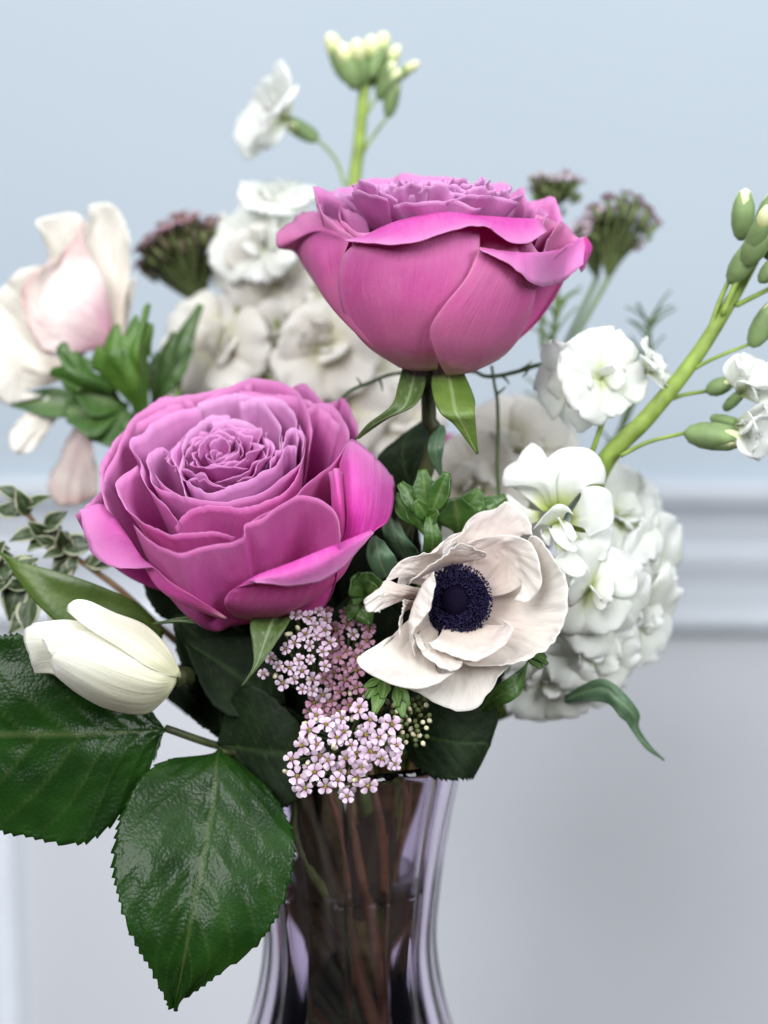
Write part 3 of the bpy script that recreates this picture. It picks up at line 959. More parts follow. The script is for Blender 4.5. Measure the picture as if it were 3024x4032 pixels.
# back of the bowl
for k in range(7):
    a = R(15 + k * 25)
    X2, Y2, Z2 = axis_frame(AB)
    rim = []
    for q in (-0.5, -0.25, 0, 0.25, 0.5):
        rim.append(Vector(np.array(OB) + (X2 * 36 * math.cos(a + q) + Y2 * 36 * math.sin(a + q) + Z2 * (1.5 + 3 * math.cos(q * 3))) * MM))
    rim_petal(rim, OB, AB, HR, RB, back_rose, lip=4, seed=60 + k)
br([(450, 240, 14), (462, 165, 18), (520, 152, 22), (600, 118, 26), (700, 112, 28), (765, 90, 30)], lip=3)
br([(740, 95, 26), (760, 88, 26), (860, 106, 26), (950, 106, 24), (1030, 130, 24), (1100, 152, 22)], lip=3)
br([(1040, 155, 22), (1120, 145, 22), (1212, 135, 20), (1225, 190, 16), (1282, 152, 12), (1300, 230, 8)], lip=3)
# left outer petal, flared
petal([[EB(760, 930, .97), EB(740, 925, .98), EB(715, 910, .98, 4)],
       [EB(640, 830, .98), EB(585, 815, 1.0), EB(565, 790, 1.0, 14)],
       [EB(530, 640, .97), EB(440, 655, 1.0, 0), EB(415, 620, 1.0, 16)],
       [EB(500, 480, .95), EB(380, 500, 1.0, 2), EB(330, 500, 1.0, 18)],
       [EB(520, 395, .95), EB(350, 375, 1.0, 0), EB(285, 430, 1.0, 16)],
       [EB(530, 375, .95, 2), EB(400, 330, 1.0, 6), EB(215, 412, 1.0, 12)],
       [EB(480, 300, .95, 16), EB(332, 256, 1.0, 20), EB(208, 350, 1.0, 16)]],
      RB, back_rose, nu=30, nv=34, amp=0.5, edge=0.6, seed=51, crinkle=0.2, toward=OB)
# broad front petal
petal([[EB(740, 935), EB(780, 947), EB(830, 950), EB(870, 950), EB(910, 945)],
       [EB(600, 840), EB(680, 850), EB(770, 855), EB(850, 855), EB(930, 850)],
       [EB(505, 710), EB(640, 700), EB(780, 690), EB(900, 690), EB(1010, 700)],
       [EB(476, 570), EB(620, 545), EB(790, 520), EB(950, 520), EB(1080, 530)],
       [EB(498, 455), EB(640, 430), EB(800, 400), EB(950, 380), EB(1095, 390)],
       [EB(548, 398, 1, 2), EB(650, 378, 1, 2), EB(800, 350, 1, 2), EB(950, 325, 1, 2), EB(1090, 330, 1, 2)]],
      RB, back_rose, nu=36, nv=36, amp=0.3, edge=0.2, seed=52, crinkle=0.2, toward=OB)
# right front petal with a folded lip
petal([[EB(945, 968, 1.05), EB(970, 970, 1.05), EB(1000, 968, 1.05), EB(1040, 962, 1.05), EB(1080, 950, 1.04)],
       [EB(905, 890, 1.06), EB(970, 920, 1.06), EB(1050, 932, 1.05), EB(1110, 927, 1.04), EB(1185, 895, 1.02)],
       [EB(876, 775, 1.07), EB(960, 820, 1.07), EB(1060, 850, 1.06), EB(1160, 850, 1.05), EB(1262, 812, 1.02)],
       [EB(935, 670, 1.07), EB(1020, 700, 1.07), EB(1120, 720, 1.06), EB(1220, 735, 1.05), EB(1320, 690, 1.02)],
       [EB(1035, 545, 1.06), EB(1110, 560, 1.06), EB(1190, 580, 1.06), EB(1270, 590, 1.05), EB(1340, 590, 1.02)],
       [EB(1088, 425, 1.06), EB(1170, 450, 1.06), EB(1250, 480, 1.06), EB(1300, 520, 1.05), EB(1345, 540, 1.02)],
       [EB(1090, 418, 1.07), EB(1200, 430, 1.07), EB(1320, 442, 1.06, -1), EB(1430, 425, 1.05, 2), EB(1540, 368, 1.0, 2)],
       [EB(1094, 422, 1.07, -3), EB(1215, 482, 1.07, -5), EB(1335, 578, 1.06, -6), EB(1440, 572, 1.05, -5), EB(1545, 490, 1.0, -4)]],
      RB, back_rose, nu=34, nv=44, amp=0.3, edge=0.3, seed=53, crinkle=0.2, toward=OB)
# dark tip turned back at the right
petal([[EB(1535, 390, 1, 2), EB(1550, 375, 1, 2), EB(1555, 362, 1, 2)], [EB(1535, 450, 1, 1), EB(1560, 430, 1, 0), EB(1582, 412, 1, 4)], [EB(1522, 492, 1, 1), EB(1538, 525, 1, 0), EB(1560, 480, 1, 3)]],
      [M['rose_out_dusty'], M['rose_in']], back_rose, nu=14, nv=14, seed=54)
# right petals between
br([(1190, 330, -18), (1290, 360, -22), (1360, 440, -20), (1400, 360, -8), (1450, 298, 2), (1512, 368, 6), (1545, 372, 4)], lip=4)
br([(1180, 260, 14), (1280, 222, 14), (1350, 206, 12), (1420, 198, 8), (1446, 302, 2), (1395, 290, -4), (1340, 272, -8)], lip=4, nu=36)
# front petal with flared rim
petal([[EB(760, 760, .8), EB(830, 770, .8), EB(900, 770, .8), EB(980, 760, .8), EB(1050, 740, .8)],
       [EB(560, 520, .86), EB(700, 500, .88), EB(860, 470, .9), EB(1020, 450, .9), EB(1250, 470, .9)],
       [EB(570, 392, .9, 8), EB(700, 330, .92, 8), EB(860, 290, .93, 8), EB(1030, 280, .94, 8), EB(1330, 310, .92, 6)],
       [EB(575, 375, .92, 5), EB(700, 316, .94, 6), EB(850, 277, .96, 6), EB(985, 262, .97, 6), EB(1090, 285, .97, 4), EB(1200, 300, .97, 4), EB(1355, 292, .95, 4)],
       [EB(535, 375, .96, 0), EB(690, 360, .98, 0), EB(850, 330, .99, -1), EB(985, 300, 1, -1), EB(1090, 300, 1, -1), EB(1200, 345, 1, -1), EB(1372, 320, .97, 0)],
       [EB(497, 380, .98, -3), EB(600, 398, 1.02, -4), EB(710, 405, 1.03, -5), EB(850, 382, 1.04, -5), EB(985, 334, 1.04, -5), EB(1085, 317, 1.04, -5), EB(1150, 332, 1.03, -5), EB(1220, 388, 1.03, -5), EB(1300, 396, 1.02, -4), EB(1386, 350, 1, -3)]],
      RB, back_rose, nu=56, nv=40, amp=0.35, edge=0.3, seed=55, crinkle=0.2, toward=OB)
br([(510, 185, 18), (430, 162, 10), (366, 148, 4), (372, 195, -4), (405, 245, -11), (470, 320, -18), (550, 374, -26)], lip=3.5, nu=36, edge=0.4)
br([(600, 290, -4), (520, 250, -4), (480, 240, -2), (478, 280, -8), (560, 350, -18), (640, 345, -22)], lip=3)
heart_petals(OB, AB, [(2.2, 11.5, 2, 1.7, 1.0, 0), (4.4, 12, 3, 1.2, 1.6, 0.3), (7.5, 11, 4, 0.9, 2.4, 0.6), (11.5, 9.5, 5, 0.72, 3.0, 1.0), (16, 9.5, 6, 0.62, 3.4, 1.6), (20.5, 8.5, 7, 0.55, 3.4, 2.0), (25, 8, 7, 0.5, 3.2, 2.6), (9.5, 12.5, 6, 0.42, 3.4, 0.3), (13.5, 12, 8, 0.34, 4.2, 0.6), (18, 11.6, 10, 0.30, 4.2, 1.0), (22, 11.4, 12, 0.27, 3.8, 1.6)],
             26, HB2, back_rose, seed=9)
hip(baseB, AB, 6.5, 6, M['sepal_dark'], back_rose)
leaf(L5(c1, [[(760, 925), (815, 930), (868, 925)], [(738, 1010), (795, 1030), (855, 1020)], [(710, 1100), (755, 1115), (815, 1100)], [(610, 1180), (640, 1180), (700, 1160)], [(550, 1248), (555, 1250), (565, 1245)]],
        [24, 14, 8, 10, 14]), M['sepal_dark'], back_rose, 'sepal', nu=13, nv=28, relief=0.15, midw=0.01, slant=0.5)
leaf(L5(c1, [[(890, 925), (950, 925), (1010, 930)], [(885, 1030), (970, 1030), (1068, 1070)], [(918, 1130), (990, 1130), (1072, 1130)], [(985, 1190), (1025, 1195), (1078, 1200)], [(1078, 1312), (1083, 1314), (1088, 1310)]],
        [22, 10, 2, 4, 8]), M['sepal'], back_rose, 'sepal', nu=15, nv=28, relief=0.15, midw=0.01, slant=0.5)
tube('stem', into_vase(baseB - AB * 0.005, 2.4, 0.55, [Q(c1, 872, 1150, DB + 6), Q(c1, 856, 1400, DB + 12)]), 2.5, 2.6, M['stem_dark'], back_rose, m=44)

# ---- a third rose, mostly hidden far behind
OT = Q(cD, 1010, 965, 118)
AT = cv(0.2, 0.1, 1).normalized()
third = thing('garden_rose', 'small blurred pink rose mostly hidden behind the hanging green sepal', 'rose', OT - AT * 0.03, 'pink garden roses')
heart_petals(OT, AT, [(4, 3, 3, 1.1, 1, 0), (8, 3, 4, 0.9, 1.2, .5), (13, 2, 5, 0.8, 1.5, 1), (17, 0, 6, 0.75, 1.5, 3)], 34, RM, third, seed=12)
tube('stem', into_vase(OT - AT * 0.022, 1.8, 0.8), 2.2, 2.2, M['stem_dark'], third, m=30)

# ------------------------------------------------------------------ white anemone with a dark eye
AN0 = -6
def AP(x, y, d):
    return Q(cA, x, y, AN0 + d)
anC = AP(740, 765, 6)
anA = cv(-0.28, -0.94, 0.10).normalized()
anemone = thing('anemone', 'creamy white anemone with a blue black eye, wide open below the roses', 'anemone', AP(800, 790, 16), 'anemones')
AMt = [M['anemone']]
def an(rows, **kw):
    kw.setdefault('seed', len(anemone.children) * 2.3 + 1)
    kw.setdefault('amp', 0.6); kw.setdefault('freq', 4.0); kw.setdefault('edge', 0.5); kw.setdefault('thick', 0.25)
    kw['nu'] = max(44, kw.get('nu', 0)); kw['nv'] = max(34, kw.get('nv', 0))
    kw.setdefault('crinkle', 0.42)
    return petal([[AP(*p) for p in r] for r in rows], AMt, anemone, **kw)
# back ring
an([[(760, 720, 14), (740, 740, 14), (720, 760, 14)], [(640, 440, 14), (520, 480, 14), (420, 640, 14)], [(820, 300, 15), (640, 340, 14), (480, 470, 13), (330, 560, 12), (300, 700, 11)]])
an([[(760, 650, 12), (800, 640, 12), (850, 650, 12)], [(740, 430, 12), (900, 400, 14), (1060, 430, 13)], [(740, 300, 12), (950, 250, 16), (1200, 300, 14)],
    [(795, 265, 12), (820, 180, 14), (905, 120, 15), (1015, 95, 15), (1080, 46, 14), (1140, 66, 14), (1225, 125, 13), (1272, 210, 12), (1280, 285, 10)]], nu=36, nv=26)
an([[(800, 740, 14), (800, 765, 14), (800, 800, 14)], [(1080, 480, 13), (1130, 720, 15), (1000, 960, 13.5)], [(1220, 360, 12), (1330, 680, 15), (1220, 1030, 13)],
    [(1275, 285, 8), (1350, 322, 8), (1430, 425, 8), (1503, 540, 8), (1538, 650, 8), (1543, 790, 8), (1522, 930, 8), (1440, 1060, 9)]], nu=36, nv=26, edge=0.9)
an([[(800, 780, 13), (780, 800, 13), (750, 800, 13)], [(1120, 920, 11), (1000, 1040, 11), (820, 1060, 10)], [(1360, 960, 9), (1180, 1130, 8), (900, 1180, 6)],
    [(1510, 960, 5), (1470, 1032, 4), (1380, 1130, 3), (1270, 1182, 3), (1130, 1220, 2), (960, 1246, 1), (785, 1228, 0)]], nu=36, nv=26, edge=0.8)
an([[(780, 880, 12), (740, 890, 12), (690, 880, 12)], [(900, 1080, 11), (760, 1120, 10), (600, 1120, 9)], [(1050, 1220, 9), (800, 1320, 7), (560, 1330, 6)],
    [(1125, 1225, 8), (1045, 1320, 6), (960, 1440, 5), (885, 1548, 4), (765, 1572, 4), (690, 1560, 4), (560, 1502, 4), (480, 1450, 5), (370, 1400, 6)]], nu=40, nv=28, edge=0.8)
an([[(620, 840, 10), (600, 800, 10), (590, 760, 10)], [(560, 1080, 4), (460, 1000, 4), (390, 900, 6)], [(600, 1280, -2), (300, 1220, -4), (200, 1090, 0)],
    [(715, 1285, -4), (600, 1362, -5), (480, 1405, -6), (370, 1400, -6), (225, 1360, -6), (70, 1282, -6), (8, 1205, -5), (45, 1150, -3), (150, 1088, -1), (285, 1008, 2)]], nu=44, nv=28, edge=0.4)
# inner petal on the right
an([[(800, 690, 12), (830, 720, 12), (840, 760, 12)], [(850, 480, 10.5), (1060, 520, 11.5), (1080, 720, 11)], [(820, 390, 9), (1100, 400, 10), (1220, 660, 9.5)],
    [(790, 342, 7), (900, 302, 7), (1050, 290, 7), (1180, 302, 6), (1292, 372, 5.5), (1342, 480, 5), (1357, 600, 5), (1332, 700, 5.5), (1240, 782, 7), (1150, 770, 9)]], nu=40, nv=26, edge=0.6)
# folded petals of the left side
an([[(640, 640, 10), (620, 600, 10), (640, 560, 10)], [(480, 600, 8), (520, 520, 9), (640, 460, 10)], [(360, 580, 5), (450, 470, 6), (640, 380, 8)],
    [(215, 640, 2), (262, 545, 3), (345, 470, 4), (470, 420, 5), (578, 405, 6), (690, 292, 8), (805, 262, 10)]], nu=36, nv=24, edge=0.7)
an([[(380, 650, 2), (450, 610, 3), (540, 560, 5), (650, 520, 7), (760, 500, 9)], [(440, 590, 0), (545, 520, 0), (625, 465, 1), (720, 425, 3), (850, 432, 5), (932, 452, 5)],
    [(390, 632, -2), (540, 512, -3), (625, 452, -3), (700, 388, -1), (770, 348, 1), (850, 378, 2), (948, 415, 2)]], nu=34, nv=14, edge=0.3, amp=0.3)
an([[(560, 700, 8), (540, 740, 8), (520, 770, 8)], [(440, 670, 3), (420, 710, 2), (390, 750, 4)], [(300, 640, -1), (290, 700, -4), (280, 790, -2)], [(210, 620, -2), (205, 690, -4), (190, 830, -4)],
    [(195, 735, -4), (100, 738, -5), (58, 780, -6), (90, 846, -6), (180, 842, -5)]], nu=28, nv=26, edge=0.4)
an([[(470, 780, 6), (450, 800, 6), (430, 830, 6)], [(390, 760, 1), (370, 800, 0), (350, 850, 0)], [(352, 755, -2), (330, 860, -4), (300, 1048, -4)]], nu=18, nv=14, edge=0.2, amp=0.3)
an([[(600, 900, 8), (580, 850, 8), (580, 780, 8)], [(480, 1000, 2), (460, 880, 1), (540, 700, 2)], [(410, 1080, -3), (385, 900, -5), (470, 680, -5), (540, 590, -4)],
    [(435, 1182, -6), (412, 1060, -7), (430, 970, -8), (500, 890, -8), (540, 830, -8), (562, 740, -8), (576, 640, -7), (575, 556, -6)]], nu=36, nv=24, edge=0.4, amp=0.4)
# inner petals at the bottom
an([[(640, 900, 9), (600, 880, 9), (570, 850, 9)], [(600, 1040, 3), (540, 1000, 3), (480, 960, 3)], [(720, 1190, -4), (560, 1130, -4), (450, 1010, -3)],
    [(785, 1212, -5), (750, 1262, -6), (680, 1278, -6), (560, 1222, -6), (475, 1130, -6), (425, 1040, -5), (412, 975, -4)]], nu=30, nv=22, edge=0.5)
an([[(800, 880, 8), (720, 890, 8), (650, 890, 8)], [(960, 940, 4), (800, 1000, 2), (620, 1000, 2)], [(1090, 940, 0), (860, 1110, -3), (580, 1050, -4)],
    [(1075, 910, -2), (1130, 945, -4), (1146, 1000, -5), (1060, 1100, -6), (910, 1190, -7), (780, 1198, -7), (620, 1140, -7), (523, 1070, -6)]], nu=34, nv=24, edge=0.4)
# eye: domed centre and ring of stamens
def anemone_eye():
    X, Y, Z = axis_frame(anA)
    O = np.array(anC)
    v, f = [], []
    n, m = 36, 14
    for j in range(m):
        th = (j / (m - 1)) * math.pi * 0.62
        for i in range(n):
            a = 2 * math.pi * i / n
            r = 5.4 * math.sin(th) * (1 + 0.05 * nz(3 * math.cos(a), 3 * math.sin(a), j))
            z = 4.2 * math.cos(th) + 0.2
            v.append(O + (X * r * math.cos(a) + Y * r * math.sin(a) + Z * z) * MM)
    for j in range(m - 1):
        for i in range(n):
            k = (i + 1) % n
            f.append((j * n + i, j * n + k, (j + 1) * n + k, (j + 1) * n + i))
    f.append(tuple((m - 1) * n + i for i in range(n)))
    mesh_obj('eye_dome', v, f, [M['stamen_dome']], anemone)
    rg = random.Random(3)
    v, f = [], []
    def bead(c, d, ln, rad):
        fr_ = frame_to(d, rg.random() * 6)
        base = len(v)
        for zz, rr in ((-0.5, 0.35), (-0.25, 0.9), (0.15, 1.0), (0.5, 0.4)):
            for i in range(6):
                a = i * math.pi / 3
                q = fr_ @ Vector((rr * rad * math.cos(a), rr * rad * 0.75 * math.sin(a), zz * ln))
                v.append(c + np.array(q) * MM)
        for j in range(3):
            for i in range(6):
                k = (i + 1) % 6
                f.append((base + j * 6 + i, base + j * 6 + k, base + (j + 1) * 6 + k, base + (j + 1) * 6 + i))
        f.append(tuple(base + i for i in range(6))[::-1]); f.append(tuple(base + 18 + i for i in range(6)))
    for k in range(2300):
        a = rg.uniform(0, 2 * math.pi)
        r = 4.4 + 6.4 * rg.random() ** 0.7
        z = 3.7 - 0.16 * max(0, r - 6.5) ** 2 + rg.uniform(-1.0, 0.35)
        d = X * math.cos(a) * (r - 6) * 0.25 + Y * math.sin(a) * (r - 6) * 0.25 + Z * 1.0 + np.array([rg.uniform(-.6, .6) for _ in range(3)])
        bead(O + (X * r * math.cos(a) + Y * r * math.sin(a) + Z * z) * MM, d, rg.uniform(0.7, 1.1), rg.uniform(0.20, 0.30))
    o = mesh_obj('stamens', v, f, [M['stamen']], anemone)
    o['kind'] = 'stuff'
    # filament collar that closes the gap below the anthers
    v, f = [], []
    for (r, z) in ((5.0, 3.0), (7.5, 2.2), (9.3, 0.5), (9.3, -2.0), (6.0, -4.0)):
        for i in range(30):
            a = 2 * math.pi * i / 30
            v.append(O + (X * r * math.cos(a) + Y * r * math.sin(a) + Z * z) * MM)
    for j in range(4):
        for i in range(30):
            k = (i + 1) % 30
            f.append((j * 30 + i, j * 30 + k, (j + 1) * 30 + k, (j + 1) * 30 + i))
    mesh_obj('filaments', v, f, [M['stamen_dome']], anemone)
anemone_eye()
tube('stem', into_vase(AP(800, 790, 10), -0.4, 0.55, [AP(900, 1000, 34), AP(850, 1500, 42)]), 2.0, 2.2, M['stem_mid'], anemone, m=40)

# ------------------------------------------------------------------ lobed foliage
def lobes(parent, name, mat, base, tips, nrm, width, seed=0, neck=None, relief=0.3):
    """one divided leaf: tapering lobes fanning from a base; joined in one mesh"""
    vs_, fs_, ve, mg = [], [], [], []
    for k, t in enumerate(tips):
        w = width * (t[1] if isinstance(t, tuple) else 1.0)
        tp = t[0] if isinstance(t, tuple) else t
        rows = blade(base, tp, w, nrm, bend=1.0, cup=0.25, k=8, shape=0.62, basew=0.28, tipw=0.35)
        G = rows_grid(rows, 11, 18)
        G = ruffle(G, 0.4, 3, seed + k * 1.7, 1.0, 0.4, 4)
        G = G + np.array(Vector(nrm).normalized()) * (0.25 * k * MM)
        b = len(vs_)
        vs_ += [tuple(p) for p in G.reshape(-1, 3)]
        for j in range(17):
            for i in range(10):
                a = b + j * 11 + i
                fs_.append((a, a + 1, a + 12, a + 11))
        for j in range(18):
            for i in range(11):
                a = abs(i / 5 - 1)
                ve.append(max(0, 1 - a * 4)); mg.append(a)
    return mesh_obj(name, vs_, fs_, [mat], parent, [(0, 0)] * len(vs_), {'vein': ve, 'margin': mg}, True, 0.5)

# bract leaves of the anemone
fn = cv(0.0, -1, 0.35)
lobes(anemone, 'bract', M['leaf_fresh'], Q(cA, 215, 1330, 2), [(Q(cA, 75, 1470, -3), .9), (Q(cA, 135, 1585, -4), 1.0), (Q(cA, 200, 1480, -3), 1.0), (Q(cA, 60, 1400, -2), .6)], fn, 2.1, 1)
lobes(anemone, 'bract', M['leaf_fresh'], Q(cA, 300, 1350, 3), [(Q(cA, 345, 1615, -2), 1.0), (Q(cA, 300, 1540, -2), 0.8), (Q(cA, 390, 1530, -1), .7)], fn, 1.9, 2)
lobes(anemone, 'bract', M['leaf_mid'], Q(cA, 1230, 1110, 12), [(Q(cA, 1380, 1190, 6), .8), (Q(cA, 1350, 1255, 6), .8), (Q(cA, 1395, 1230, 6), .5)], fn, 2.6, 3)

# fleshy divided sprig between roses and anemone
sprig = thing('foliage_sprig', 'fleshy lobed green sprig standing between the open rose and the dark eyed anemone', 'foliage', Q(c9, 820, 1330, 20), 'green foliage sprigs')
lobes(sprig, 'leaflet', M['leaf_mid'], Q(c9, 790, 1000, 14), [(Q(c9, 480, 560, 12), .95), (Q(c9, 725, 415, 12), 1.1), (Q(c9, 1000, 450, 10), 1.0), (Q(c9, 905, 880, 8), .8), (Q(c9, 650, 760, 8), .8)], fn, 3.4, 5)
lobes(sprig, 'leaflet', M['leaf_mid'], Q(c9, 760, 1100, 16), [(Q(c9, 415, 690, 16), 1.1), (Q(c9, 560, 800, 16), .8)], fn, 3.4, 6)
leaf(L5(c9, [[(720, 1380), (830, 1400), (940, 1380)], [(740, 1180), (840, 1190), (945, 1170)], [(740, 1030), (820, 1010), (900, 1030)], [(770, 930), (800, 920), (840, 930)]], [14, 8, 8, 10]), M['leaf_mid'], sprig, 'leaflet', nu=11, nv=20, relief=0.2)
leaf(L5(c9, [[(420, 1330), (560, 1420), (700, 1330)], [(300, 1130), (440, 1180), (640, 1250)], [(290, 960), (400, 980), (520, 1080)], [(370, 800), (400, 790), (430, 830)]], [22, 16, 16, 18]), M['leaf_grey'], sprig, 'leaflet', nu=13, nv=24, relief=0.25)
leaf(L5(c9, [[(240, 1620), (340, 1600), (470, 1450)], [(120, 1400), (260, 1380), (420, 1340)], [(130, 1230), (230, 1210), (330, 1230)], [(190, 1140), (215, 1135), (240, 1145)]], [10, 6, 8, 12]), M['leaf_grey'], sprig, 'leaflet', nu=13, nv=24, relief=0.25)
lobes(sprig, 'leaflet', M['leaf_mid'], Q(c9, 130, 1800, 12), [(Q(c9, -40, 1700, 10), 1.2), (Q(c9, -20, 1560, 8), 1.2), (Q(c9, 120, 1530, 8), 1.2), (Q(c9, 200, 1650, 8), 1.0)], fn, 4.2, 7)
lobes(sprig, 'leaflet', M['leaf_mid'], Q(c9, 60, 1950, 12), [(Q(c9, -90, 1900, 12), 1.2), (Q(c9, 0, 2050, 12), 1.2), (Q(c9, 190, 1980, 14), 1.2)], fn, 4.2, 8)
tube('stem', into_vase(Q(c9, 820, 1300, 16), 0.6, 0.4, Q(cD, 880, 1450, 40)), 2.4, 2.0, M['stem_mid'], sprig, m=30)

sprig2 = thing('foliage_sprig', 'small dark green lobed sprig peeping over the top edge of the white anemone', 'foliage', Q(c9, 1150, 1150, 28), 'green foliage sprigs')
lobes(sprig2, 'leaflet', M['leaf_mid'], Q(c9, 1130, 1120, 24), [(Q(c9, 1075, 720, 18), 1.3)], fn, 5.0, 11)
lobes(sprig2, 'leaflet', M['leaf_mid'], Q(c9, 1180, 1010, 24), [(Q(c9, 1345, 630, 20), 1.2), (Q(c9, 1640, 715, 22), .9), (Q(c9, 1520, 780, 20), 1.0), (Q(c9, 1400, 800, 20), 1.0)], fn, 3.6, 12)
tube('stem', into_vase(Q(c9, 1150, 1100, 26), 0.2, 0.6, Q(cD, 960, 1450, 48)), 1.8, 1.8, M['stem_mid'], sprig2, m=30)

# ------------------------------------------------------------------ tulip
TD = -4
def TP(x, y, d):
    return Q(c4, x, y, TD + d)
def TE(x, y, k=1.0, o=0.0):
    # ellipsoid lying along the bud, base at the right
    ax, ay = 0.965, 0.262
    dx, dy = x - 500, y - 480
    p = dx * ax + dy * ay
    q = -dx * ay + dy * ax
    r2 = (p / 400) ** 2 + (q / 205) ** 2
    return TP(x, y, -15 * k * math.sqrt(max(0, 1 - r2 / (k * k))) + o)
tulip = thing('tulip', 'closed white tulip bud lying sideways in front of dark leaves', 'tulip', TP(860, 560, 4))
TM = [M['tulip']]
TC = TP(500, 480, 4)
def tu(rows, **kw):
    kw.setdefault('seed', len(tulip.children) * 3.1 + 2)
    return petal(rows, TM, tulip, amp=kw.pop('amp', 0.3), edge=kw.pop('edge', 0.3), freq=3, jag=0.02, thick=0.35, toward=TC, ribs=(0.16, 26), **dict({'nu': 44, 'nv': 30}, **{k: v for k, v in kw.items() if k not in ('nu', 'nv')}))
# back petals
tu([[TP(850, 520, 4), TP(858, 560, 6), TP(830, 600, 6)], [TP(600, 330, 8), TP(600, 480, 14), TP(600, 640, 8)], [TP(330, 300, 8), TP(330, 430, 13), TP(330, 560, 8)], [TP(170, 330, 4), TP(150, 420, 8), TP(190, 520, 4)]])
# left inner petal with the turned edge
tu([[TE(800, 530, .85), TE(800, 560, .85), TE(790, 590, .85)], [TE(600, 340, .9), TE(560, 460, .85), TE(520, 600, .8)], [TE(420, 305, .94), TE(330, 420, .86), TE(300, 560, .85)],
    [TE(300, 290, .96), TE(215, 400, .9), TE(235, 545, .9)], [TE(160, 308, .98, 1), TE(112, 350, 1, 0), TE(140, 470, .98, 0), TE(170, 545, .95, 2)]])
# middle petal
tu([[TE(840, 548, .92), TE(835, 560, .92), TE(825, 575, .92)], [TE(690, 470, .94), TE(660, 520, .94), TE(640, 570, .93)], [TE(560, 400, .95), TE(500, 440, .95), TE(470, 500, .93)],
    [TE(440, 352, .96), TE(360, 390, .96), TE(330, 450, .93)], [TE(330, 338, .97), TE(215, 368, .99), TE(205, 400, .99), TE(250, 470, .95)]])
# bottom petal
tu([[TE(838, 562, .98), TE(835, 590, .99), TE(820, 620, 1.0), TE(795, 660, 1.0)], [TE(760, 540, .98), TE(730, 600, 1.02), TE(700, 680, 1.02), TE(690, 738, 1.0)],
    [TE(610, 465, .99), TE(580, 560, 1.03), TE(540, 660, 1.03), TE(520, 718, 1.0)], [TE(430, 405, 1.0), TE(400, 490, 1.03), TE(380, 580, 1.03), TE(380, 648, 1.0)],
    [TE(300, 430, 1.0), TE(265, 445, 1.02), TE(243, 490, 1.02), TE(262, 555, 1.0)]], nu=30, nv=30)
# top petal
tu([[TE(858, 548, 1.0), TE(845, 562, 1.0), TE(815, 562, 1.0)], [TE(800, 425, 1.0), TE(760, 480, 1.03), TE(700, 512, 1.02)], [TE(690, 315, 1.0), TE(640, 390, 1.05), TE(570, 425, 1.03)],
    [TE(540, 255, 1.0, -1), TE(490, 320, 1.06, -1), TE(440, 345, 1.05, -1)], [TE(420, 200, 1.0, -2), TE(380, 230, 1.05, -3), TE(360, 285, 1.05, -2)],
    [TE(365, 192, 1.0, -1), TE(325, 215, 1.0, -1), TE(318, 248, 1.0, -1)]], nu=26, nv=32)
tube('stem', into_vase(TP(840, 562, 6), 2.2, 0.7, [TP(890, 560, 26), TP(1010, 640, 52)]), 3.0, 3.0, M['stem_dark'], tulip, m=34)
leaf(L5(c4, [[(760, 330), (780, 350), (760, 400)], [(660, 215), (620, 290), (560, 370)], [(480, 130), (400, 230), (330, 330)], [(290, 65), (230, 150), (200, 240)], [(120, 20), (90, 60), (90, 110)], [(0, -32), (2, -28), (6, -22)]],
        [26, 22, 20, 20, 22, 26]), M['leaf_tulip'], tulip, 'leaf', nu=17, nv=40, relief=0.0, nveins=1, wave=0.8, midw=0.02)

# ------------------------------------------------------------------ stock (white, double florets on stout stems)
def stock_petal_grid(L, W, e0, e1, seed, nu=11, nv=10, ruf=1.2, roll=0.0):
    """petal in local space: grows along +X from the origin, elevation turns from e0 to e1"""
    G = np.empty((nv, nu, 3))
    x = z = 0.0
    for j in range(nv):
        v = j / (nv - 1)
        e = e0 + (e1 - e0) * v
        if j:
            x += L / (nv - 1) * math.cos(e); z += L / (nv - 1) * math.sin(e)
        w = W * (0.14 + 0.86 * math.sin(min(1, v / 0.72) * math.pi / 2) ** 1.3) * (1 if v < .72 else math.sqrt(max(0.03, 1 - ((v - .72) / .30) ** 2)))
        for i in range(nu):
            q = i / (nu - 1) * 2 - 1
            ex = -0.10 * L * q * q * v + (-0.10 * L * (1 - abs(q)) ** 3 * v ** 6)
            dz = ruf * (v ** 1.5) * nz(q * 1.8, v * 2.2, seed) + ruf * 0.6 * v ** 3 * nz(q * 4.2, 3.0, seed + 5) - roll * q * q * v
            G[j, i] = ((x + ex * math.cos(e)) * MM, q * w * MM, (z + ex * math.sin(e) + dz) * MM)
    return G

def grid_mesh(name, G, mats, thick):
    nv, nu = G.shape[:2]
    faces = [(j * nu + i, j * nu + i + 1, (j + 1) * nu + i + 1, (j + 1) * nu + i) for j in range(nv - 1) for i in range(nu - 1)]
    me = bpy.data.meshes.new(name)
    Nn = normals(G) * (thick * MM / 2)
    me.from_pydata(np.vstack([(G + Nn).reshape(-1, 3), (G - Nn).reshape(-1, 3)]).tolist(), [],
                   faces + [tuple(x + nu * nv for x in f[::-1]) for f in faces]
                   + [(b, a, a + nu * nv, b + nu * nv) for a, b in edge_pairs(nu, nv)])
    for m in mats:
        me.materials.append(m)
    me.polygons.foreach_set('use_smooth', [True] * len(me.polygons))
    uu, vv = np.meshgrid(np.linspace(0, 1, nu), np.linspace(0, 1, nv))
    uv = np.stack([uu, vv], 2).reshape(-1, 2)
    uv = np.vstack([uv, uv]).astype(np.float32)
    ul = me.uv_layers.new(name='UVMap')
    idx = np.empty(len(me.loops), dtype=np.int32); me.loops.foreach_get('vertex_index', idx)
    ul.data.foreach_set('uv', uv[idx].ravel())
    me.update()
    return me

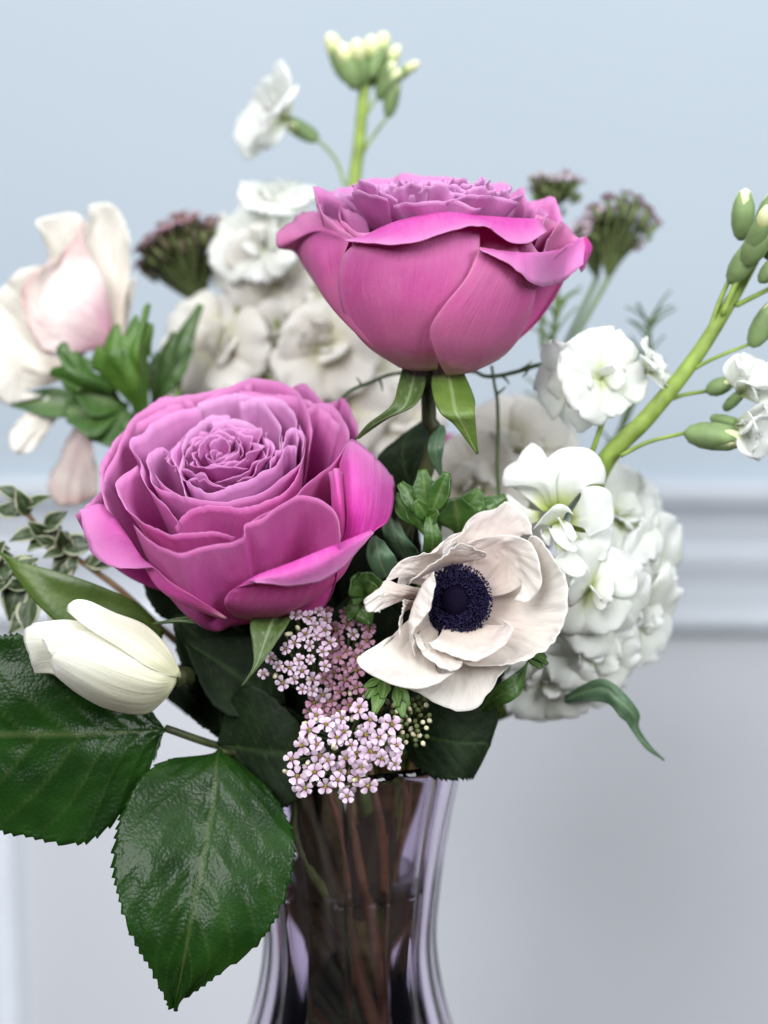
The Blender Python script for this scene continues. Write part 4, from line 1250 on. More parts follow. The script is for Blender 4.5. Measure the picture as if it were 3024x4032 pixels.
def edge_pairs(nu, nv):
    r = [(i, i + 1) for i in range(nu - 1)]
    r += [(j * nu + nu - 1, (j + 1) * nu + nu - 1) for j in range(nv - 1)]
    r += [((nv - 1) * nu + i + 1, (nv - 1) * nu + i) for i in range(nu - 1)]
    r += [((j + 1) * nu, j * nu) for j in range(nv - 1)]
    return r

def calyx_mesh(name, mat):
    v, f = [], []
    prof_ = [(0.5, -9), (1.5, -8), (2.0, -5), (1.9, -2), (1.7, -0.3), (0.4, 0.2)]
    n = 10
    for r, z in prof_:
        for i in range(n):
            a = 2 * math.pi * i / n
            rr = r * (1 + 0.12 * math.cos(4 * a))
            v.append((rr * math.cos(a) * MM, rr * math.sin(a) * MM, z * MM))
    for j in range(len(prof_) - 1):
        for i in range(n):
            k = (i + 1) % n
            f.append((j * n + i, j * n + k, (j + 1) * n + k, (j + 1) * n + i))
    f.append(tuple(range(n))[::-1]); f.append(tuple((len(prof_) - 1) * n + i for i in range(n)))
    me = bpy.data.meshes.new(name); me.from_pydata(v, [], f); me.materials.append(mat)
    me.polygons.foreach_set('use_smooth', [True] * len(me.polygons))
    return me
CALYX = calyx_mesh('floret', M['bud_green'])

PV = {}
def variants(key, mat):
    rg = random.Random(hash(key) % 1000 if False else len(key) * 17)
    PV[key] = {'out': [grid_mesh('petal', stock_petal_grid(14.5, 8.4, R(34), R(-10), 10 + k * 3.3, nu=17, nv=16, ruf=1.9, roll=1.2), [mat], 0.3) for k in range(6)],
               'mid': [grid_mesh('petal', stock_petal_grid(8.5, 5.0, R(62), R(34), 40 + k * 2.9, nu=13, nv=12, ruf=1.8, roll=1.4), [mat], 0.3) for k in range(5)],
               'in': [grid_mesh('petal', stock_petal_grid(6.5, 2.4, R(80), R(60 + 25 * (k % 2)), 70 + k * 4.1, nu=8, nv=8, ruf=1.6, roll=0.8), [mat], 0.3) for k in range(4)]}
variants('white', M['stock'])
variants('cream', M['stock_cream'])

def floret(parent, pos, face, scale=1.0, spin=0.0, kind='white', n=(5, 4, 3), seed=0, closed=0.0):
    rg = random.Random(seed * 7 + 3)
    o = bpy.data.objects.new('floret', CALYX)
    COL.objects.link(o)
    o.parent = parent
    M3 = frame_to(face, spin)
    o.matrix_local = Matrix.Translation(Vector(pos) - parent.location) @ M3.to_4x4() @ Matrix.Scale(scale, 4)
    for grp, cnt in zip(('out', 'mid', 'in'), n):
        a0 = rg.random() * 6.28
        for c in range(cnt):
            me = rg.choice(PV[kind][grp])
            p = bpy.data.objects.new('petal', me)
            COL.objects.link(p)
            p.parent = o
            s = rg.uniform(0.86, 1.12)
            p.matrix_local = (Matrix.Translation((0, 0, (-0.6 + (0.4 if grp == 'mid' else 0.6 if grp == 'in' else 0)) * MM + 0.25 * c * MM))
                              @ Matrix.Rotation(a0 + c * 6.283 / cnt + rg.uniform(-.2, .2), 4, 'Z')
                              @ Matrix.Rotation(rg.uniform(-.15, .15) - closed * (1 if grp == 'out' else 0.5), 4, 'Y')
                              @ Matrix.Rotation(rg.uniform(-.2, .2), 4, 'X')
                              @ Matrix.Scale(s, 4))
    return o

def bud_meshes():
    v, f = [], []
    prof_ = [(0.5, 0), (1.6, 0.8), (2.4, 2.6), (2.6, 4.6), (2.35, 6.4), (1.7, 7.6), (0.3, 7.9)]
    n = 16
    for r, z in prof_:
        for i in range(n):
            a = 2 * math.pi * i / n
            rr = r * (1 + 0.09 * abs(math.cos(2 * a)) - 0.05)
            v.append((rr * math.cos(a) * MM, rr * math.sin(a) * MM, (z + (0.8 * math.cos(4 * a) if z > 6 else 0)) * MM))
    for j in range(len(prof_) - 1):
        for i in range(n):
            k = (i + 1) % n
            f.append((j * n + i, j * n + k, (j + 1) * n + k, (j + 1) * n + i))
    f.append(tuple(range(n))[::-1]); f.append(tuple((len(prof_) - 1) * n + i for i in range(n)))
    a = bpy.data.meshes.new('bud'); a.from_pydata(v, [], f); a.materials.append(M['bud_green'])
    a.polygons.foreach_set('use_smooth', [True] * len(a.polygons))
    v, f = [], []
    prof_ = [(1.5, 6.2), (2.0, 7.4), (1.9, 8.8), (1.3, 10.0), (0.2, 10.6)]
    for r, z in prof_:
        for i in range(n):
            an_ = 2 * math.pi * i / n
            rr = r * (1 + 0.06 * math.cos(3 * an_ + z))
            v.append((rr * math.cos(an_) * MM, rr * math.sin(an_) * MM, z * MM))
    for j in range(len(prof_) - 1):
        for i in range(n):
            k = (i + 1) % n
            f.append((j * n + i, j * n + k, (j + 1) * n + k, (j + 1) * n + i))
    f.append(tuple((len(prof_) - 1) * n + i for i in range(n)))
    b = bpy.data.meshes.new('bud_tip'); b.from_pydata(v, [], f); b.materials.append(M['bud_pale'])
    ul = b.uv_layers.new(name='UVMap')
    for lp in b.loops:
        z = b.vertices[lp.vertex_index].co.z / MM
        ul.data[lp.index].uv = (0.5, (z - 6.2) / 4.4)
    b.polygons.foreach_set('use_smooth', [True] * len(b.polygons))
    return a, b
BUD, BUDTIP = bud_meshes()
def bud(parent, pos, face, scale=1.0, tip=1.0, spin=0.0, fat=1.0):
    fat *= 0.84
    o = bpy.data.objects.new('bud', BUD); COL.objects.link(o); o.parent = parent
    o.matrix_local = Matrix.Translation(Vector(pos) - parent.location) @ frame_to(face, spin).to_4x4() @ Matrix.Diagonal((scale * fat, scale * fat, scale, 1))
    t = bpy.data.objects.new('bud_tip', BUDTIP); COL.objects.link(t); t.parent = o
    t.matrix_local = Matrix.Translation((0, 0, (1 - tip) * -1.5 * MM - tip * 0.9 * MM)) @ Matrix.Diagonal((1 + .18 * tip, 1 + .18 * tip, 1 + .12 * tip, 1))
    return o

# right hand stock with the thick diagonal stem
SD = 30
def SP(x, y, d=0):
    return Q(cD, x, y, SD + d)
rs_base = SP(1120, 1560, 15)
stock_r = thing('stock_flower', 'white stock with a thick green stem leaning out over crowded double florets', 'stock flower', rs_base, 'white stock stems')
tube('stem', [SP(1700, 420, 5), SP(1650, 520, 4), SP(1585, 640, 2), SP(1500, 775, 0), SP(1400, 900, 0), SP(1300, 1010, 5), SP(1240, 1200, 24)],
     1.3, 3.5, M['stem_stock'], stock_r, n=12, m=60)
tube('stem', [SP(1250, 1170, 22), SP(1210, 1300, 28), SP(1140, 1500, 30)] + into_vase(SP(1000, 1640, 26), 0.0, 0.6)[1:], 3.4, 3.2, M['stem_stock'], stock_r, n=12, m=40)
for pts, r in (([SP(1485, 805), SP(1540, 775, -2), SP(1622, 742, -2)], .55), ([SP(1340, 985, -2), SP(1400, 955, -3), SP(1480, 935, -3)], .6), ([SP(1410, 880), SP(1470, 855, 2), SP(1525, 845, 2)], .6),
               ([SP(1590, 660), SP(1630, 640), SP(1690, 610)], .7), ([SP(1530, 720), SP(1555, 650), SP(1575, 605)], .7), ([SP(1270, 1000, 8), SP(1285, 960, 2), SP(1310, 890, 0), SP(1325, 870, 0)], .75),
               ([SP(1560, 680, -2), SP(1590, 610, -3), SP(1610, 570, -4)], .8)):
    tube('pedicel', pts, r * 1.25, r, M['stem_stock'], stock_r, m=12)
bud(stock_r, SP(1575, 612, -2), cv(0.55, -0.35, 0.9), 1.7, 1, 0, 0.95)
bud(stock_r, SP(1655, 560, -4), cv(0.5, -0.4, 0.9), 1.8, 1, 5, 0.95)
bud(stock_r, SP(1620, 548, -8), cv(0.3, -0.7, 0.9), 1.6, 1, 6, 0.95)
bud(stock_r, SP(1608, 575, -6), cv(0.45, -0.5, 0.9), 2.0, 1, 1, 0.95)
bud(stock_r, SP(1640, 610, -6), cv(0.7, -0.4, 0.8), 1.3, 1, 2)
bud(stock_r, SP(1600, 520, 0), cv(0.05, -0.2, 1), 1.8, 0, 3, 1.0)
bud(stock_r, SP(1640, 520, 0), cv(0.3, -0.2, 1), 1.8, 0, 4, 0.95)
bud(stock_r, SP(1622, 750, -2), cv(0.45, -0.2, 0.85), 1.8, 0, 1, 0.95)
bud(stock_r, SP(1525, 846, 2), cv(0.9, -0.3, 0.35), 1.0, 0, 2, 1.3)
# half-open flower at the right edge
bud(stock_r, SP(1478, 936, -3), cv(1, -0.25, -0.12), 2.0, 0, 0)
for k, (x, y, fx, fz, sc) in enumerate(((1590, 915, 1, -0.3, 1.0), (1600, 850, 0.5, 0.6, 0.95))):
    floret(stock_r, SP(x, y, -2), cv(fx, -0.7, fz), sc, k, 'white', (5, 3, 0), 30 + k, closed=0.7)
# flower on its pedicel left of the stem
floret(stock_r, SP(1300, 815, -2), cv(0.15, -0.6, 0.1), 1.1, 0.5, 'white', (5, 1, 1), 41, closed=-0.1)
floret(stock_r, SP(1235, 830, 4), cv(-0.8, -0.5, -0.3), 1.05, 1.5, 'white', (4, 1, 0), 42)
floret(stock_r, SP(1395, 800, 4), cv(0.7, -0.4, 0.4), 0.85, 2.5, 'white', (4, 3, 1), 43, closed=0.3)
# crowded florets: (x, y, depth, facing, size)
for k, (x, y, d, fx, fy, fz, sc) in enumerate((
        (1335, 1120, 18, .55, -.8, .35, 1.4), (1390, 1225, 24, .75, -.65, .1, 1.45), (1370, 1325, 20, .65, -.7, -.2, 1.45),
        (1290, 1300, 6, .3, -.95, -.1, 1.35), (1275, 1400, 10, .2, -.9, -.35, 1.4), (1190, 1465, 16, -.1, -.8, -.5, 1.35),
        (1255, 1470, 24, .25, -.6, -.7, 1.2), (1150, 1400, 24, 0, -.8, -.4, 1.3), (1360, 1070, 36, .6, -.5, .6, 1.2))):
    floret(stock_r, SP(x, y, d), cv(fx, fy, fz), sc * .94, k * 1.3, 'white', (5, 2, 2), 106 + k)
# the large floret turned to the viewer, five round petals and a crumpled heart
hf = SP(1210, 1130, -10)
ho = bpy.data.objects.new('floret', CALYX); COL.objects.link(ho); ho.parent = stock_r
HO3 = frame_to(cv(0.1, -1, 0.1))
ho.matrix_local = Matrix.Translation(hf - stock_r.location) @ HO3.to_4x4()
def hero(rows, seed, **kw):
    r2 = [[Q(c10, p[0], p[1], SD - 10 + p[2]) - (hf - stock_r.location) - stock_r.location for p in r] for r in rows]
    Mi = HO3.inverted()
    r2 = [[Mi @ q for q in r] for r in r2]
    G = rows_grid(r2, 22, 20, 0.02, 9, seed)
    G = ruffle(G, 0.7, 3.5, seed, 1, 0.5, 6)
    me = grid_mesh('petal', G, [M['stock']], 0.3)
    o = bpy.data.objects.new('petal', me); COL.objects.link(o); o.parent = ho
    return o
hero([[(540, 730, 0), (570, 725, 0), (610, 715, 0)], [(430, 560, -3), (520, 520, -5), (600, 520, -4)], [(165, 560, -2), (160, 470, -3), (200, 380, -2), (300, 330, -1), (420, 330, -2), (540, 350, -3), (630, 440, -3)]], 1)
hero([[(500, 760, 0), (540, 745, 0), (590, 730, 0)], [(330, 620, 1), (420, 480, 2), (520, 460, 2)], [(190, 520, 2), (260, 400, 3), (300, 300, 3), (390, 195, 4), (470, 230, 3), (540, 330, 2), (600, 400, 1)]], 2)
hero([[(600, 715, 1), (650, 710, 0), (690, 720, 0)], [(560, 500, -2), (740, 470, -4), (850, 550, -3)], [(500, 340, -1), (620, 250, -2), (740, 228, -2), (860, 240, -2), (960, 320, -1), (1000, 430, 0), (990, 530, 1)]], 3)
hero([[(720, 780, 0), (725, 820, 0), (720, 860, 0)], [(800, 640, -4), (880, 780, -5), (830, 900, -3)], [(790, 570, -5), (930, 545, -6), (1040, 590, -6), (1070, 690, -5), (1068, 850, -4), (960, 920, -4), (850, 968, -3)]], 4)
hero([[(700, 900, 1), (690, 960, 1), (670, 1000, 1)], [(860, 930, 0), (860, 1020, -1), (800, 1060, 0)], [(1060, 880, 0), (1060, 1000, 1), (1030, 1090, 1), (1000, 1160, 1), (880, 1130, 0)]], 5)
hero([[(700, 1010, 0), (640, 1020, 0), (590, 1010, 0)], [(780, 1110, -4), (690, 1140, -4), (610, 1110, -3)], [(850, 1190, -6), (830, 1270, -7), (760, 1295, -7), (680, 1260, -6), (570, 1150, -5)]], 6)
hero([[(480, 760, 2), (460, 790, 2), (460, 830, 2)], [(350, 720, 2), (330, 800, 2), (370, 880, 2)], [(195, 600, 2), (200, 660, 2), (260, 760, 2), (330, 880, 2), (400, 930, 1)]], 7)
hero([[(640, 850, 0), (600, 860, 0), (560, 880, 0)], [(690, 760, -6), (580, 760, -7), (470, 860, -5)], [(735, 790, -8), (700, 720, -8), (620, 697, -8), (520, 770, -8), (405, 930, -6)]], 8)
hero([[(640, 850, -1), (610, 850, -1), (580, 860, -1)], [(720, 930, -6), (640, 920, -8), (560, 900, -6)], [(775, 1060, -7), (760, 1095, -8), (650, 1050, -9), (580, 980, -8), (545, 880, -7)]], 9)
hero([[(660, 830, -1), (640, 830, -1), (620, 840, -1)], [(720, 860, -7), (690, 880, -8), (650, 870, -8)], [(775, 960, -8), (740, 1000, -9), (690, 950, -9), (620, 800, -8)]], 10)
hero([[(560, 900, 0), (540, 900, 0), (520, 900, 0)], [(550, 960, -4), (520, 960, -5), (480, 940, -4)], [(550, 1030, -5), (530, 1032, -5), (490, 970, -5), (470, 900, -4)]], 11)
# folded lower petals beside it
floret(stock_r, Q(c10, 880, 1380, SD - 6), cv(0.1, -1, -.2), 1.3, 0.8, 'white', (4, 2, 1), 77)
# long leaf hanging below
leaf(L5(c3, [[(1020, 1040), (1020, 1060), (1030, 1075)], [(1110, 985), (1120, 1020), (1120, 1062)], [(1190, 965), (1200, 1010), (1210, 1075)], [(1270, 1015), (1270, 1070), (1260, 1130)], [(1345, 1110), (1325, 1130), (1290, 1155)], [(1345, 1175), (1330, 1180), (1312, 1190)], [(1395, 1255), (1388, 1262), (1375, 1270)], [(1455, 1318), (1453, 1320), (1450, 1318)]],
        [40, 34, 30, 28, 30, 32, 34, 36]), M['leaf_grey'], stock_r, 'leaf', nu=13, nv=40, relief=0.1, nveins=1)

# rear stock behind the roses
RD = 106
def KP(x, y, d=0):
    return Q(cD, x, y, RD + d)
stock_b = thing('stock_flower', 'tall pale stock behind both large roses, topped with greenish buds', 'stock flower', KP(700, 1000, 0), 'white stock stems')
tube('stem', [KP(790, 150), KP(782, 240), KP(775, 320), KP(765, 400), KP(750, 600), KP(735, 900)] + into_vase(KP(740, 1200, -10), 2.0, 0.75)[1:], 2.0, 3.4, M['stem_stock'], stock_b, n=10, m=50)
for pts, r in (([KP(745, 400), KP(728, 350), KP(700, 315), KP(680, 300)], .55), ([KP(775, 350), KP(795, 310), KP(820, 275), KP(835, 255)], .55), ([KP(780, 260), KP(795, 240), KP(810, 215)], .6),
               ([KP(590, 640), KP(605, 720), KP(660, 800)], .8), ([KP(520, 600), KP(512, 680), KP(560, 800), KP(700, 900)], .8)):
    tube('pedicel', pts, r * 1.2, r, M['stem_stock'], stock_b, m=12)
for k, (x, y, fx, fy, fz, sc, tp) in enumerate(((770, 195, -.35, -.3, 1, 1.75, 1), (785, 190, -.05, -.6, 1, 1.7, 1), (800, 190, .1, -.4, 1, 1.6, 1), (755, 180, -.5, -.1, 1, 1.6, 1), (815, 215, .55, -.5, .7, 1.5, 0),
                                               (820, 180, .5, -.2, .9, 1.5, 1), (838, 180, .95, -.3, .5, 1.35, 1), (838, 255, .25, -.3, 1, 1.6, 0), (815, 205, .3, -.6, .6, 1.5, 0), (800, 170, .2, .2, 1, 1.6, 1))):
    bud(stock_b, KP(x, y, (k % 3) * 3 - 3), cv(fx + .12 * math.sin(k * 5), fy, fz), sc * (0.92 + .2 * math.sin(k * 3.7) ** 2), tp, k, 0.78 + .22 * math.cos(k * 2.9) ** 2)
bud(stock_b, KP(685, 305), cv(-0.9, -0.3, 0.45), 1.4, 0, 0, .8)
floret(stock_b, KP(620, 262), cv(-.8, -.4, .35), 1.5, 0.4, 'white', (5, 2, 1), 201, closed=0.45)
for k, (x, y, d, fx, fy, fz, sc, kd) in enumerate((
        (600, 440, 0, 0, -.6, .9, 1.45, 'white'), (570, 520, -4, -.2, -.9, .2, 1.7, 'white'), (590, 590, 0, .1, -.9, -.3, 1.6, 'cream'), (520, 560, 10, -.6, -.7, 0, 1.5, 'cream'),
        (480, 750, 4, -.2, -.95, .1, 1.9, 'cream'), (600, 770, 8, 0, -.95, -.1, 1.8, 'cream'), (700, 750, -6, .1, -.95, .1, 1.7, 'cream'), (700, 660, 4, .2, -.9, .4, 1.6, 'cream'),
        (800, 830, 6, .3, -.9, 0, 1.7, 'cream'), (730, 870, 0, 0, -.9, -.2, 1.6, 'cream'), (860, 900, 8, .2, -.9, 0, 1.6, 'cream'), (640, 860, 12, 0, -.9, 0, 1.6, 'cream'), (430, 830, 12, -.3, -.9, -.1, 1.5, 'cream'))):
    floret(stock_b, KP(x, y, d), cv(fx, fy, fz), sc * .84, k * 0.9, kd, (5, 2, 2), 210 + k)

# third stock, cream florets between the hanging sepal and the right hand stock
stock_c = thing('stock_flower', 'blurred cream stock florets between the hanging sepal and the bright white florets', 'stock flower', KP(1080, 1250, -10), 'white stock stems')
for k, (x, y, d, fx, fy, fz, sc) in enumerate(((1110, 975, -26, 0, -.9, .5, 1.5), (1020, 1060, -30, -.3, -.9, .1, 1.6), (1080, 1080, -20, 0, -1, 0, 1.6), (1150, 950, -12, .4, -.8, .5, 1.3), (150, 1010, 10, 0, -.9, .1, 1.7))[:4]):
    floret(stock_c, KP(x, y, d), cv(fx, fy, fz), sc, k * 1.1, 'cream', (5, 2, 2), 260 + k)
tube('stem', into_vase(KP(1090, 1020, -8), 0.4, 0.8, KP(1020, 1350, -20)), 2.6, 2.6, M['stem_stock'], stock_c, m=30)

# ------------------------------------------------------------------ pale pink blushed anemone at the left, turned away
LD = 84
def LP(x, y, d=0):
    return Q(c6, x, y, LD + d)
blush = thing('anemone', 'blurred cream anemone blushed with pink, above a ruffled green bract', 'anemone', LP(560, 900, 6), 'anemones')
def bl(rows, m='blush', **kw):
    kw.setdefault('seed', len(blush.children) * 1.9 + 7)
    return petal([[LP(*p) for p in r] for r in rows], [M[m]], blush, amp=kw.pop('amp', 1.6), freq=4.0, edge=kw.pop('edge', 2.4), nu=36, nv=30, crinkle=0.5, **kw)
bl([[(560, 860, 4), (600, 840, 4), (620, 800, 5)], [(470, 560, 6), (560, 560, 8), (630, 600, 6)], [(430, 330, 6), (530, 330, 10), (655, 450, 6)], [(455, 170, 4), (480, 132, 6), (560, 128, 6), (612, 205, 6), (642, 330, 4)]], 'cream')
bl([[(520, 880, 6), (540, 860, 6), (560, 840, 6)], [(360, 640, 8), (430, 560, 10), (500, 520, 8)], [(250, 430, 8), (320, 350, 10), (420, 330, 8)], [(240, 330, 4), (190, 214, 4), (260, 190, 6), (370, 174, 8), (425, 212, 8), (470, 300, 8)]], 'cream')
bl([[(560, 860, 8), (600, 840, 8), (620, 800, 8)], [(600, 700, 10), (640, 680, 10), (660, 640, 10)], [(600, 560, 10), (650, 520, 8), (690, 490, 6)]], 'cream')
bl([[(420, 900, 6), (430, 880, 6), (440, 860, 6)], [(200, 800, 8), (180, 680, 10), (240, 560, 10)], [(-60, 760, 6), (-60, 640, 6), (20, 540, 8), (100, 465, 8), (200, 440, 8)]], 'cream')
bl([[(520, 860, 0), (540, 830, 0), (555, 780, 0), (560, 720, 2)], [(330, 885, -5), (370, 760, -7), (420, 640, -5), (520, 520, 0)], [(220, 865, -7), (190, 720, -7), (250, 560, -5), (440, 360, 1)],
    [(190, 840, -6), (130, 700, -8), (100, 585, -8), (145, 500, -8), (240, 425, -6), (300, 400, -4), (370, 310, 0), (420, 200, 2)]], edge=2.0)
bl([[(420, 930, 0), (400, 960, 0), (390, 990, 0)], [(260, 880, -4), (240, 970, -6), (250, 1040, -4)], [(120, 740, 0), (100, 900, -6), (130, 1070, -4)], [(0, 640, 2), (-60, 800, -2), (-40, 1000, -4), (0, 1135, -4), (100, 1130, -4), (210, 1090, -2)]], 'cream')
bl([[(400, 1080, 4), (390, 1110, 4), (370, 1140, 4)], [(280, 1080, 0), (270, 1150, -2), (270, 1230, 0)], [(240, 1060, 0), (120, 1190, -3), (50, 1280, -3), (60, 1370, -2), (150, 1378, -1), (250, 1270, 0)]], 'cream')
bl([[(420, 1180, 12), (440, 1180, 12), (460, 1200, 12)], [(330, 1330, 10), (400, 1320, 8), (470, 1380, 8)], [(260, 1480, 12), (240, 1570, 10), (300, 1650, 10), (400, 1640, 10), (490, 1590, 10), (490, 1450, 10)]], 'blush')
fl = cv(0.1, -1, 0.3)
petal([[LP(700, 1180, -2), LP(725, 1185, -3), LP(745, 1180, -2)], [LP(600, 1080, -8), LP(660, 1030, -11), LP(700, 1010, -10), LP(745, 1040, -6)],
       [LP(500, 980, -10), LP(570, 900, -15), LP(640, 860, -13), LP(690, 880, -15), LP(745, 900, -8)],
       [LP(455, 960, -8), LP(470, 890, -9), LP(500, 835, -10), LP(525, 880, -11), LP(545, 800, -12), LP(575, 745, -13), LP(600, 738, -13), LP(615, 800, -13), LP(640, 760, -12), LP(670, 700, -13), LP(690, 690, -12), LP(705, 750, -12), LP(735, 640, -11), LP(752, 645, -10), LP(745, 720, -10), LP(775, 740, -9), LP(760, 840, -8), LP(770, 930, -7)]],
      [M['leaf_fresh']], blush, 'bract', nu=72, nv=24, amp=1.2, freq=5, edge=1.5, efreq=9, seed=31, thick=0.5)
petal([[LP(560, 1090, -6), LP(580, 1070, -7), LP(580, 1040, -6)], [LP(420, 1060, -12), LP(420, 1000, -15), LP(460, 970, -12)],
       [LP(390, 1090, -12), LP(330, 1060, -13), LP(300, 1020, -13), LP(255, 990, -13), LP(262, 955, -14), LP(310, 940, -15), LP(285, 880, -14), LP(295, 840, -14), LP(330, 825, -14), LP(350, 880, -15), LP(385, 870, -14), LP(410, 900, -13), LP(440, 910, -12), LP(470, 960, -11)]],
      [M['leaf_mid']], blush, 'bract', nu=56, nv=18, amp=1.0, freq=5, edge=1.2, efreq=9, seed=32, thick=0.5)
lobes(blush, 'bract', M['leaf_mid'], LP(640, 1170, 0), [(LP(380, 1060, -8), 1.0), (LP(330, 1180, -6), 1.4), (LP(420, 1280, -4), 1.4), (LP(560, 1260, -2), 1.2), (LP(60, 1130, 0), .7)], fl, 8.0, 33)
lobes(blush, 'bract', M['leaf_mid'], LP(770, 1150, 6), [(LP(840, 960, 4), 1.2), (LP(960, 850, 6), .9), (LP(1010, 640, 8), .8), (LP(880, 780, 6), .8), (LP(800, 880, 4), .9)], fl, 4.0, 34)
tube('stem', into_vase(LP(620, 1000, 6), 2.8, 0.7, [LP(700, 1180, 8), LP(640, 1500, 4), Q(cD, 480, 1350, 50)]), 2.6, 2.4, M['stem_mid'], blush, m=36)

# ------------------------------------------------------------------ yarrow heads
def yarrow_meshes():
    res = {}
    for key in ('yarrow', 'yarrow_deep'):
        lst = []
        for var in range(4):
            rg = random.Random(var + 5)
            v, f, uv = [], [], []
            for k in range(5):
                a = k * 2 * math.pi / 5 + rg.uniform(-.15, .15)
                L = 2.45 * rg.uniform(.85, 1.1); W = 0.92 * rg.uniform(.85, 1.1)
                tl = rg.uniform(-.1, .45)
                b = len(v)
                prof_ = [(0.28, 0.30), (0.55, 0.75), (0.85, 1.0), (1.0, 0.80)]
                for t, w in prof_:
                    for q in (-1, -0.5, 0, 0.5, 1):
                        x = (L * t - (0.16 if (q == 0 and t == 1.0) else 0) - 0.10 * q * q * L * t) 
                        y = W * w * q
                        z = 0.35 * math.sin(t * 2.0) + tl * t * t - 0.25 * q * q * t + 0.1 * rg.uniform(-1, 1)
                        v.append(((x * math.cos(a) - y * math.sin(a)) * MM, (x * math.sin(a) + y * math.cos(a)) * MM, z * MM))
                        uv.append((q * .5 + .5, t))
                for j in range(3):
                    for i in range(4):
                        c = b + j * 5 + i
                        f.append((c, c + 1, c + 6, c + 5))
            me = bpy.data.meshes.new('floret'); me.from_pydata(v, [], f); me.materials.append(M[key])
            ul = me.uv_layers.new(name='UVMap')
            for lp in me.loops:
                ul.data[lp.index].uv = uv[lp.vertex_index]
            me.polygons.foreach_set('use_smooth', [True] * len(me.polygons))
            lst.append(me)
        res[key] = lst
    # knobbly eye with green cup beneath
    v, f = [], []
    rg = random.Random(2)
    for k in range(9):
        a = k * 2.4; r = 0.15 * math.sqrt(k)
        c = Vector((r * math.cos(a), r * math.sin(a), 0.45 + rg.uniform(0, .35)))
        b = len(v)
        for p in ((1, 0, 0), (0, 1, 0), (-1, 0, 0), (0, -1, 0), (0, 0, 1.4), (0, 0, -1.4)):
            v.append(tuple((c + Vector(p) * 0.16) * MM))
        for t in ((0, 1, 4), (1, 2, 4), (2, 3, 4), (3, 0, 4), (1, 0, 5), (2, 1, 5), (3, 2, 5), (0, 3, 5)):
            f.append(tuple(b + i for i in t))
    me = bpy.data.meshes.new('floret_eye'); me.from_pydata(v, [], f); me.materials.append(M['yarrow_eye'])
    me.polygons.foreach_set('use_smooth', [True] * len(me.polygons))
    res['eye'] = me
    v, f = [], []
    n = 8
    for r, z in ((0.25, -3.6), (0.7, -3.0), (0.8, -1.2), (0.62, 0.0), (0.3, 0.25)):
        for i in range(n):
            a = 2 * math.pi * i / n
            v.append((r * math.cos(a) * MM, r * math.sin(a) * MM, z * MM))
    for j in range(4):
        for i in range(n):
            k = (i + 1) % n
            f.append((j * n + i, j * n + k, (j + 1) * n + k, (j + 1) * n + i))
    f.append(tuple(4 * n + i for i in range(n)))
    for nm, mt in (('cup', 'yarrow_stalk'), ('cup_brown', 'yarrow_brown'), ('budcup', 'yarrow_bud')):
        me = bpy.data.meshes.new('floret_cup'); me.from_pydata(v, [], f); me.materials.append(M[mt])
        me.polygons.foreach_set('use_smooth', [True] * len(me.polygons))
        res[nm] = me
    return res
YM = yarrow_meshes()

def yarrow_floret(head, pos, face, scale, key, rg, cup='cup'):
    o = bpy.data.objects.new('floret', rg.choice(YM[key])); COL.objects.link(o); o.parent = head
    o.matrix_local = Matrix.Translation(Vector(pos) - head.location) @ frame_to(face, rg.random() * 6.28).to_4x4() @ Matrix.Scale(scale, 4)
    for nm, me in (('floret_eye', YM['eye']), ('floret_cup', YM[cup])):
        e = bpy.data.objects.new(nm, me); COL.objects.link(e); e.parent = o
    return o

def pedicels(head, tips, root, mat, r=0.45, name='stalks'):
    """fine branching stalks from the florets down to the top of the stem"""
    v, f = [], []
    for t in tips:
        t = Vector(t); rt = Vector(root)
        m = t.lerp(rt, 0.55) + (t - rt).cross(Vector((0, 1, 0))) * 0.04
        C = spl([tuple(t), tuple(m), tuple(rt)], np.linspace(0, 1, 6))
        b = len(v)
        for j, c in enumerate(C):
            for i in range(4):
                a = i * math.pi / 2
                v.append((c[0] + r * (1 + j * .15) * MM * math.cos(a), c[1] + r * (1 + j * .15) * MM * math.sin(a), c[2]))
        for j in range(5):
            for i in range(4):
                k = (i + 1) % 4
                f.append((b + j * 4 + i, b + j * 4 + k, b + (j + 1) * 4 + k, b + (j + 1) * 4 + i))
    return mesh_obj(name, v, f, [mat], head)

def yarrow_patch(label, c, pts, dz, face, root, key, scale, seed, stem, bow=0.0, cup='cup', spread=0.35, mid=None, ang=0, frac=.5):
    """flat topped head: florets at measured places on a shallow dome"""
    rg = random.Random(seed)
    head = thing('yarrow', label, 'yarrow', Vector(root), 'pink yarrow heads')
    cx = sum(p[0] for p in pts) / len(pts); cyy = sum(p[1] for p in pts) / len(pts)
    tips = []
    rad = max(math.hypot(p[0] - cx, p[1] - cyy) for p in pts)
    for p in pts:
        q = math.hypot(p[0] - cx, p[1] - cyy) / rad
        d = dz + bow * q * q + rg.uniform(-1.0, 1.0) + (p[2] if len(p) > 2 else 0)
        w = Q(c, p[0], p[1], d)
        fx = (p[0] - cx) / rad * spread; fz = -(p[1] - cyy) / rad * spread
        n = Vector(face) + CR * fx + CU * fz + cv(rg.uniform(-.45, .45), 0, rg.uniform(-.45, .45))
        if rg.random() < 0.10:
            ob = bpy.data.objects.new('bud', YM['budcup']); COL.objects.link(ob); ob.parent = head
            ob.matrix_local = Matrix.Translation(w - head.location) @ frame_to(n).to_4x4() @ Matrix.Scale(.9, 4)
            tips.append(w)
            continue
        yarrow_floret(head, w, n, scale * rg.uniform(.72, 1.12), key if rg.random() < .9 else 'yarrow', rg, cup)
        tips.append(w - n.normalized() * 0.003 * scale)
    pedicels(head, tips, root, M['yarrow_stalk'])
    tube('stem', into_vase(root, ang, frac, mid), 1.5, 1.6, M['stem_mid'], head, m=30)
    return head

